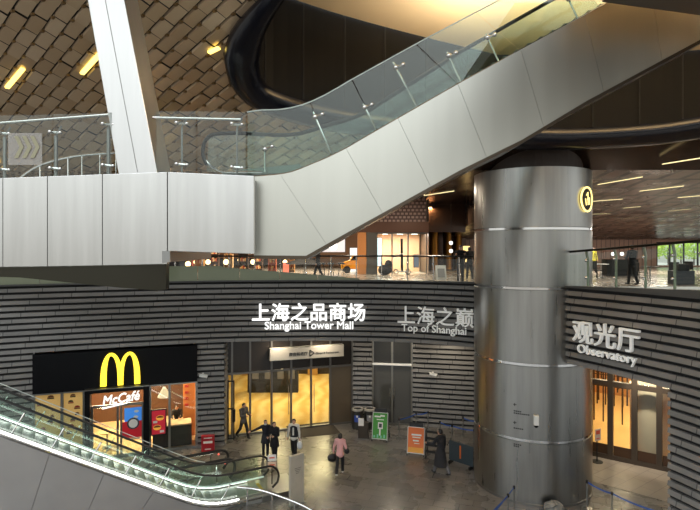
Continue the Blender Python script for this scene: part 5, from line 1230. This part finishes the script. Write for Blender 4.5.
# cafe zone on the left
def parasol(px, py, Y, label):
    x, z = X(px, Y), Z(py, Y); t = thing('parasol', label, 'parasol', (x, Y, 7.6))
    mb = MB(); mb.lathe((x, Y, z), [(1.0, 0), (.98, .04), (.5, .22), (.05, .34)], 16); mb.build('canopy', mat('parasol_grey', rgb(66, 60, 56), .7), t)
    mb = MB(); mb.tube([(x, Y, 7.62), (x, Y, z + .34)], .03, 8); mb.lathe((x, Y, 7.6), [(.3, 0), (.3, .06)], 16); mb.build('pole', mid_metal, t)
parasol(304, 264, 28.6, 'dark round cafe parasol on the upper floor under the escalator')
cols = [(150, 60, 40), (190, 140, 80), (90, 70, 60), (200, 170, 130), (60, 50, 45), (170, 90, 60)]
names = ['narrow', 'low', 'dark']
for i, (px, w, h, c, lab) in enumerate([(189, 6, 1.6, 0, 'reddish display shelf at the far end of the upper shop row'), (199, 9, 1.3, 1, 'tan display shelf beside the reddish one upstairs'), (214, 9, 1.5, 2, 'dark display shelf before the warm lamps upstairs'), (228, 9, 1.2, 3, 'pale display shelf between two dark ones upstairs'), (243, 10, 1.6, 4, 'black display shelf beneath the escalator foot upstairs'), (258, 9, 1.5, 2, 'brown shelf with goods next to the red lit display upstairs'), (272, 8, 1.5, 5, 'orange brown shelf beside the red lit display upstairs'), (291, 7, 1.9, 1, 'tall tan shelf beside the parasol upstairs')]):
    Y = 33 + (i % 3) * 1.3; x = X(px, Y); ww = w / FPX * Y / 2
    t = thing('display_shelf', lab, 'shelf', (x, Y, 7.6)); m_ = mat('shelf_%d' % c, rgb(*cols[c]), .5)
    mb = MB(); mb.box(x - ww, x + ww, Y + .3, Y + .34, 7.6, 7.6 + h); mb.box(x - ww, x - ww + .04, Y, Y + .3, 7.6, 7.6 + h); mb.box(x + ww - .04, x + ww, Y, Y + .3, 7.6, 7.6 + h); mb.build('body', m_, t)
    for k in range(3):
        mb = MB(); z = 7.75 + k * h / 3; mb.box(x - ww + .04, x + ww - .04, Y + .02, Y + .3, z, z + .03); mb.build('shelf', m_, t)
        mb = MB()
        for j in range(4): mb.k = (j + k + i) % 3; xx = x - ww + .1 + j * (2 * ww - .25) / 4; mb.box(xx, xx + .1, Y + .06, Y + .24, z + .03, z + .2 + .05 * ((j + k) % 3))
        mb.build('goods', [mat('shelf_0', rgb(*cols[0]), .5), mat('shelf_3', rgb(*cols[3]), .5), mat('shelf_1', rgb(*cols[1]), .5)], t)
for px, py, Y in ((188, 264, 31), (196, 262, 36), (208, 262, 33), (226, 262, 31), (240, 260, 35), (253, 262, 33), (285, 262, 37), (333, 246, 36)):
    mb = MB(); mb.ball((X(px, Y), Y, Z(py, Y)), .16 if px != 333 else .3, n=14, m=10); t = thing('globe_lamp', 'warm glowing globe lamp hanging among the upper floor shops', 'lamp', (X(px, Y), Y, Z(py, Y)), 0, 'globe lamps over the upper shops')
    mb.build('globe', emis('globe_glow', (1, .66, .3, 1), 5) if px != 333 else emis('globe_white', (1, .95, .9, 1), 3), t, smooth=True); mb = MB(); mb.tube([(X(px, Y), Y, Z(py, Y) + .14), (X(px, Y), Y, 12.2 if Y < Y0 else 12.2)], .01, 5); mb.build('cord', blackmat, t)
t = panel_(283, 289, 263, 273, 34, emis('red_glow', (1, .22, .12, 1), 1.2), 'lit_display', 'small red lit display between the brown shelves upstairs', 'display')
t = panel_(318, 345, 236, 252, 40, emis('white_pink', (1, .9, .85, 1), .9), 'lit_display', 'wide white lit wall panel above the yellow car', 'display')
for i, px in enumerate((322, 331, 341)):
    x = X(px, 30.5); t = thing('bar_stool', ['dark cafe stool beside the walking figure upstairs', 'dark cafe stool, middle one of the three upstairs', 'dark cafe stool nearest the yellow car'][i], 'stool', (x, 30.5, 7.6))
    mb = MB(); mb.lathe((x, 30.5, 8.25), [(.2, 0), (.21, .05), (.18, .09)], 16); mb.build('seat', blackmat, t)
    for k in range(4): a = PI / 4 + k * PI / 2; mb = MB(); mb.tube([(x + .12 * math.cos(a), 30.5 + .12 * math.sin(a), 8.25), (x + .22 * math.cos(a), 30.5 + .22 * math.sin(a), 7.6)], .018, 6); mb.build('leg', blackmat, t)
# black curled seat before the shop
x = X(385, 30.8); t = thing('black_bag_chair', 'low black beanbag seat in front of the lit shop window', 'seat', (x, 30.8, 7.6))
mb = MB(); mb.ball((x, 30.8, 7.9), .42, .38, .32, 16, 10); mb.ball((x + .2, 30.9, 8.2), .22, .2, .3, 14, 8); mb.v = [Vector((v.x, v.y, max(v.z, 7.6))) for v in mb.v]; mb.build('cushion', blackmat, t, smooth=True)
# brass columns in the dark foyer
for i, (px, Y) in enumerate(((433.5, 38), (447.5, 40), (457.5, 41))):
    mb = MB(); mb.lathe((X(px, Y), Y, 7.6), [(.36, 0), (.36, .1), (.33, .14), (.33, 4.6)], 24)
    tag(mb.build('brass_column', mat('aged_brass', rgb(150, 105, 48), .42, 1), smooth=True), ['round brass column beside the lit shop window', 'round brass column, middle of the three in the dark foyer', 'round brass column right behind the man at the balustrade'][i], 'column')
t = panel_(463, 470, 246, 262, 42, emis('gold_panel', (1, .66, .25, 1), 1.6), 'lit_display', 'gold lit wall panel behind the man at the balustrade', 'display')
tt = thing('lantern', 'pair of white lanterns on one cord hanging in the dark foyer upstairs', 'lamp', (X(451, 34), 34, Z(251, 34)))
for z, py in ((0, 243), (0, 251)):
    mb = MB(); q = Vector((X(451, 34), 34, Z(py, 34))); mb.ball(q, .12, n=12, m=8); mb.build('globe', emis('lantern_white', (1, .97, .9, 1), 3), tt, smooth=True)
mb = MB(); mb.tube([q, (q.x, q.y, 12.26)], .012, 5); mb.build('cord', blackmat, tt)
q = up(440.5, 0, 26.5); t = thing('folding_sign', 'small white folding sign on the upper floor near the column', 'sign board', tuple(q))
for s_ in (-1, 1): mb = MB(); mb.obox(q + Vector((0, s_ * .16, .36)), (.26, 0, 0), (0, .012, 0), (0, -s_ * .13, .36)); mb.build('board', white, t)
mb = MB(); mb.obox(q + Vector((0, -.2, .34)), (.18, 0, 0), (0, .005, 0), (0, .08, .22)); mb.build('print', mat('print_grey', rgb(150, 150, 150), .6), t)
# right hand side: slatted wall, window with greenery, tables
Y1 = 43.5; slatw = brickmat('pink_wood_slats', (.3, .2, .16, 1), (.24, .155, .12, 1), (.05, .03, .025, 1), 40, .55, .05, .5, coord='Object', rot=0)
mb = MB(); mb.box(9.5, X(657, Y1), Y1, Y1 + .15, 7.6, 12.2); mb.box(X(657, Y1), 34, Y1, Y1 + .15, 7.6, 7.75); mb.box(X(657, Y1), 34, Y1, Y1 + .15, 9.65, 12.2)
for k in range(44):
    xx = 9.6 + k * .38
    if xx < X(655, Y1): mb.k = 1; mb.box(xx, xx + .03, Y1 - .02, Y1, 7.6, 12.1); mb.k = 0
struct(mb, 'wall_back.011', [mat('pink_wood', rgb(150, 118, 100), .5, noise=(.8, .15)), dkb])
w5 = bpy.data.objects.new('window_3', None); COL.objects.link(w5); w5.location = (28, Y1, 7.6); w5.matrix_basis = Matrix.Translation((28, Y1, 7.6)); w5['kind'] = 'structure'
mb = MB()
for px in (657, 670, 684, 698, 712): mb.box(X(px, Y1) - .05, X(px, Y1) + .05, Y1, Y1 + .1, 7.7, 9.7)
mb.box(X(657, Y1), 33, Y1, Y1 + .1, 9.6, 9.7); mb.build('frame', blackmat, w5)
mb = MB(); mb.box(X(657, Y1), 33, Y1 + .04, Y1 + .06, 7.75, 9.62); mb.build('pane', clear, w5)
leafm = mat('bright_leaves', rgb(190, 220, 80), .6, 0, None)
random.seed(5)
for i, px in enumerate((656, 668, 681, 694, 706)):
    Y = 49 + (i % 2); x = X(px, Y); t = thing('shrub', ['sunlit green shrub outside the window nearest the slatted wall', 'sunlit green shrub outside the window, second from the slatted wall', 'sunlit green shrub outside the window, middle of the hedge row', 'sunlit green shrub outside the window, second from the frame edge', 'sunlit green shrub outside the window at the frame edge'][i], 'shrub', (x, Y, 7.6))
    mb = MB()
    for k in range(420):
        a, b_ = random.uniform(0, 2 * PI), random.uniform(-1, 1); r = .85 * random.uniform(.55, 1); c = Vector((x + r * math.cos(a) * math.sqrt(1 - b_ * b_), Y + r * .7 * math.sin(a) * math.sqrt(1 - b_ * b_), 9.3 + 1.5 * r * b_))
        u = Vector((random.uniform(-1, 1), random.uniform(-1, 1), random.uniform(-1, 1))).normalized() * .13; v = u.cross(Vector((random.uniform(-1, 1), 1, 0))).normalized() * .07
        mb.add([c - u, c + v, c + u, c - v], [(0, 1, 2, 3)])
    mb.build('foliage', leafm, t); mb = MB(); mb.tube([(x, Y, 7.6), (x, Y, 9.2)], .06, 6); mb.build('trunk', darkw, t)
def cafe_set(px, Y, lab, dark=True):
    x = X(px, Y); t = thing('cafe_table', lab, 'table', (x, Y, 7.6)); m_ = blackmat if dark else white
    mb = MB(); mb.lathe((x, Y, 8.32), [(.4, 0), (.4, .03)], 20); mb.build('tabletop', m_, t)
    mb = MB(); mb.lathe((x, Y, 7.6), [(.24, 0), (.24, .02), (.03, .04), (.03, .72)], 14); mb.build('pedestal', mid_metal, t)
cafe_set(601, 28, 'pale round cafe table beside the column on the upper floor', False)
cafe_set(650, 24, 'dark round cafe table close to the curved posts upstairs'); cafe_set(680, 26, 'dark round cafe table near the green window upstairs')
def chair_(px, Y, rz, lab, m_):
    x = X(px, Y); t = thing('cafe_chair', lab, 'chair', (x, Y, 7.6), rz)
    mb = MB(); mb.box(-.22, .22, -.22, .22, .43, .47); mb.build('seat', m_, t, local=True, bevel=.015)
    mb = MB(); mb.box(-.22, .22, .19, .23, .5, .92); mb.build('backrest', m_, t, local=True, bevel=.015)
    for sx in (-.19, .19):
        for sy in (-.19, .19): mb = MB(); mb.tube([(sx, sy, 0), (sx, sy, .5 if sy > 0 else .43)], .018, 6); mb.build('leg', m_, t, local=True)
for px, Y, rz, lab in ((597, 26.8, .4, 'black cafe chair by the pale table near the column'), (642, 24.9, 1.4, 'black cafe chair behind the standing man upstairs'), (674, 25.4, 2.6, 'black cafe chair at the table near the green window'), (686, 26.4, -1.2, 'black cafe chair nearest the green window')): chair_(px, Y, rz, lab, blackmat)
q = up(681, 0, 23.0); t = thing('coffee_machine', 'dark equipment cabinet with grey box on top before the green window', 'cabinet', tuple(q))
mb = MB(); mb.box(q.x - .42, q.x + .42, q.y - .3, q.y + .3, 7.6, 8.2); mb.build('cabinet', mat('cabinet_grey', rgb(60, 64, 70), .4), t, bevel=.02); mb = MB(); mb.box(q.x - .25, q.x + .25, q.y - .22, q.y + .22, 8.2, 8.5); mb.build('box', blackmat, t, bevel=.03)
q = up(620, 0, 30); t = thing('bar_counter', 'dark bar counter with brown shelf on the upper floor beside the standing man', 'counter', tuple(q))
mb = MB(); mb.box(q.x - .9, q.x + .9, q.y - .3, q.y + .3, 7.6, 8.55); mb.build('body', blackmat, t); mb = MB(); mb.box(q.x - .95, q.x + .95, q.y - .35, q.y + .35, 8.55, 8.6); mb.build('worktop', mat('counter_brown', rgb(120, 80, 60), .4), t)
mb = MB(); mb.box(q.x - .9, q.x + .9, q.y + .1, q.y + .3, 9.0, 9.05); 
for xx in (-.88, .86): mb.box(q.x + xx, q.x + xx + .04, q.y + .15, q.y + .2, 8.6, 9.0)
mb.build('shelf', MATS['counter_brown'], t)
for i, px in enumerate((613, 622)):
    mb = MB(); c = Vector((X(px, 29.9), 29.9, 8.6)); tt = thing('table_lamp', ['small glowing lamp on the bar counter nearer the column', 'small glowing lamp on the bar counter nearer the standing man'][i], 'lamp', tuple(c))
    mb.lathe(tuple(c), [(.09, 0), (.09, .015), (.012, .03), (.012, .2)], 12); mb.build('base', blackmat, tt); mb = MB(); mb.ball(c + Vector((0, 0, .26)), .1); mb.build('bulb', emis('lantern_white', (1, .97, .9, 1), 3), tt, smooth=True)

# ================================================================== light
def area(loc, rot, size, sy, energy, col, name='lamp'):
    l = bpy.data.lights.new(name, 'AREA'); l.shape = 'RECTANGLE'; l.size = size; l.size_y = sy; l.energy = energy; l.color = col
    o = bpy.data.objects.new(name, l); COL.objects.link(o); o.location = loc; o.rotation_euler = rot; return o
def point(loc, energy, col, r=.3, name='lamp'):
    l = bpy.data.lights.new(name, 'POINT'); l.energy = energy; l.color = col; l.shadow_soft_size = r
    o = bpy.data.objects.new(name, l); COL.objects.link(o); o.location = loc; return o
def spot(loc, to, energy, col, ang=80, r=.2):
    l = bpy.data.lights.new('lamp', 'SPOT'); l.energy = energy; l.color = col; l.spot_size = math.radians(ang); l.spot_blend = .6; l.shadow_soft_size = r
    o = bpy.data.objects.new('lamp', l); COL.objects.link(o); o.location = loc
    o.rotation_euler = (Vector(to) - Vector(loc)).to_track_quat('-Z', 'Y').to_euler(); return o
gold = (1, .79, .42)
for p in ((-4.6, 30, 4.6), (-2, 31, 4.6), (-5, 34.5, 4.6), (-1.5, 35, 4.6)): area(p, (0, 0, 0), 1.5, 1.5, E_LOBBY, gold)
for u, n_ in ((1.4, -1.6), (3.2, -1.8), (5.2, -1.4), (2.2, -3.8), (4.8, -3.6)): q = SH.pt(u, 3.2, n_); area(tuple(q), (0, 0, 0), .6, .6, E_REST, (1, .72, .42))
for u, n_ in ((2.4, -3), (4.6, -3.2), (3.4, -6.2), (5.2, -6.6), (2.2, -8.8)): q = OB.pt(u, 4.95, n_); area(tuple(q), (0, 0, 0), 1, 1, E_OBS, (1, .78, .5))
for x, y in ((-3.5, 25.4), (-1.2, 26), (2.2, 26.1), (4.8, 25.3)): area((x, y, 4.75), (0, 0, 0), .3, .3, E_SOFF, (1, .86, .66))
for u in (3.2, 4.8): q = OB.pt(u, 5.0, 1.2); area(tuple(q), (0, 0, 0), .4, .4, E_SOFF, (1, .84, .62))
area((X(402), 33.6, 10.1), (0, 0, 0), 2.6, 1.2, E_SHOP, (1, .86, .72))
for x in (-9, -5.5, -2, .5): area((x, 34.5, 11.9), (0, 0, 0), 1.5, 1.5, E_SHOP, (1, .8, .6))
spot(tuple(OB.pt(4.2, 4.95, 1.1)), tuple(OB.pt(4.3, 1.4, -.5)), 500, (1, .88, .74), 60, .1)  # unseen spot added to brighten the ivory booth
area((5.5, 36, 12), (0, 0, 0), .3, .3, E_SHOP * .7, (1, .7, .4))
for x in (15, 20, 25): area((x, 34, 10.6), (0, 0, 0), 2, 2, E_SHOP, (1, .85, .72))
for x, y in ((3.5, 14), (6, 13.2), (8.6, 13.2), (11.5, 13.4)): area((x, y, 15.75), (PI, 0, 0), 1.6, 1.2, E_BEIGE, (1, .93, .8))   # uplights inside the opening
for x in (-4, 0, 4): area((x, 27, 12.2), (0, 0, 0), .5, .5, E_SHOP * .4, (1, .84, .66))  # lamps added to brighten the front of the upper floor
for x in (11, 15): area((x, 25, 11.6), (0, 0, 0), .5, .5, E_SHOP * .35, (1, .88, .75))
w = bpy.data.worlds.new('sky'); S.world = w; w.use_nodes = True; nt = w.node_tree; bg = nt.nodes['Background']
tc = nt.nodes.new('ShaderNodeTexCoord'); sx = nt.nodes.new('ShaderNodeSeparateXYZ'); r = nt.nodes.new('ShaderNodeMapRange'); cr = nt.nodes.new('ShaderNodeValToRGB')
nt.links.new(tc.outputs['Generated'], sx.inputs[0]); r.inputs[1].default_value = -1; r.inputs[2].default_value = 1
nt.links.new(sx.outputs['Z'], r.inputs[0]); nt.links.new(r.outputs[0], cr.inputs[0]); nt.links.new(cr.outputs[0], bg.inputs[0])
e = cr.color_ramp.elements; e[0].position = .0; e[0].color = (.36, .33, .29, 1); e[1].position = 1; e[1].color = (2.6, 2.75, 2.9, 1)
for p, c in ((.46, (.34, .32, .29, 1)), (.5, (.5, .5, .47, 1)), (.56, (.8, .82, .8, 1)), (.7, (1.5, 1.58, 1.62, 1))): q = e.new(p); q.color = c
bg.inputs['Strength'].default_value = E_SKY

# ================================================================== camera
c = bpy.data.cameras.new('camera'); c.sensor_width = 36; c.lens = FPX / 700 * 36; c.shift_y = -7 / 700; c.clip_end = 400
o = bpy.data.objects.new('camera', c); COL.objects.link(o); o.location = (0, 0, CAMZ); o.rotation_euler = (PI / 2, 0, 0); S.camera = o
S.view_settings.view_transform = 'Standard'; S.view_settings.look = 'None'; S.view_settings.gamma = 1; S.view_settings.use_curve_mapping = False
S.view_settings.exposure = EXPO
S.cycles.max_bounces = 8; S.cycles.transparent_max_bounces = 24; S.cycles.caustics_reflective = False; S.cycles.caustics_refractive = False; S.cycles.sample_clamp_indirect = 6
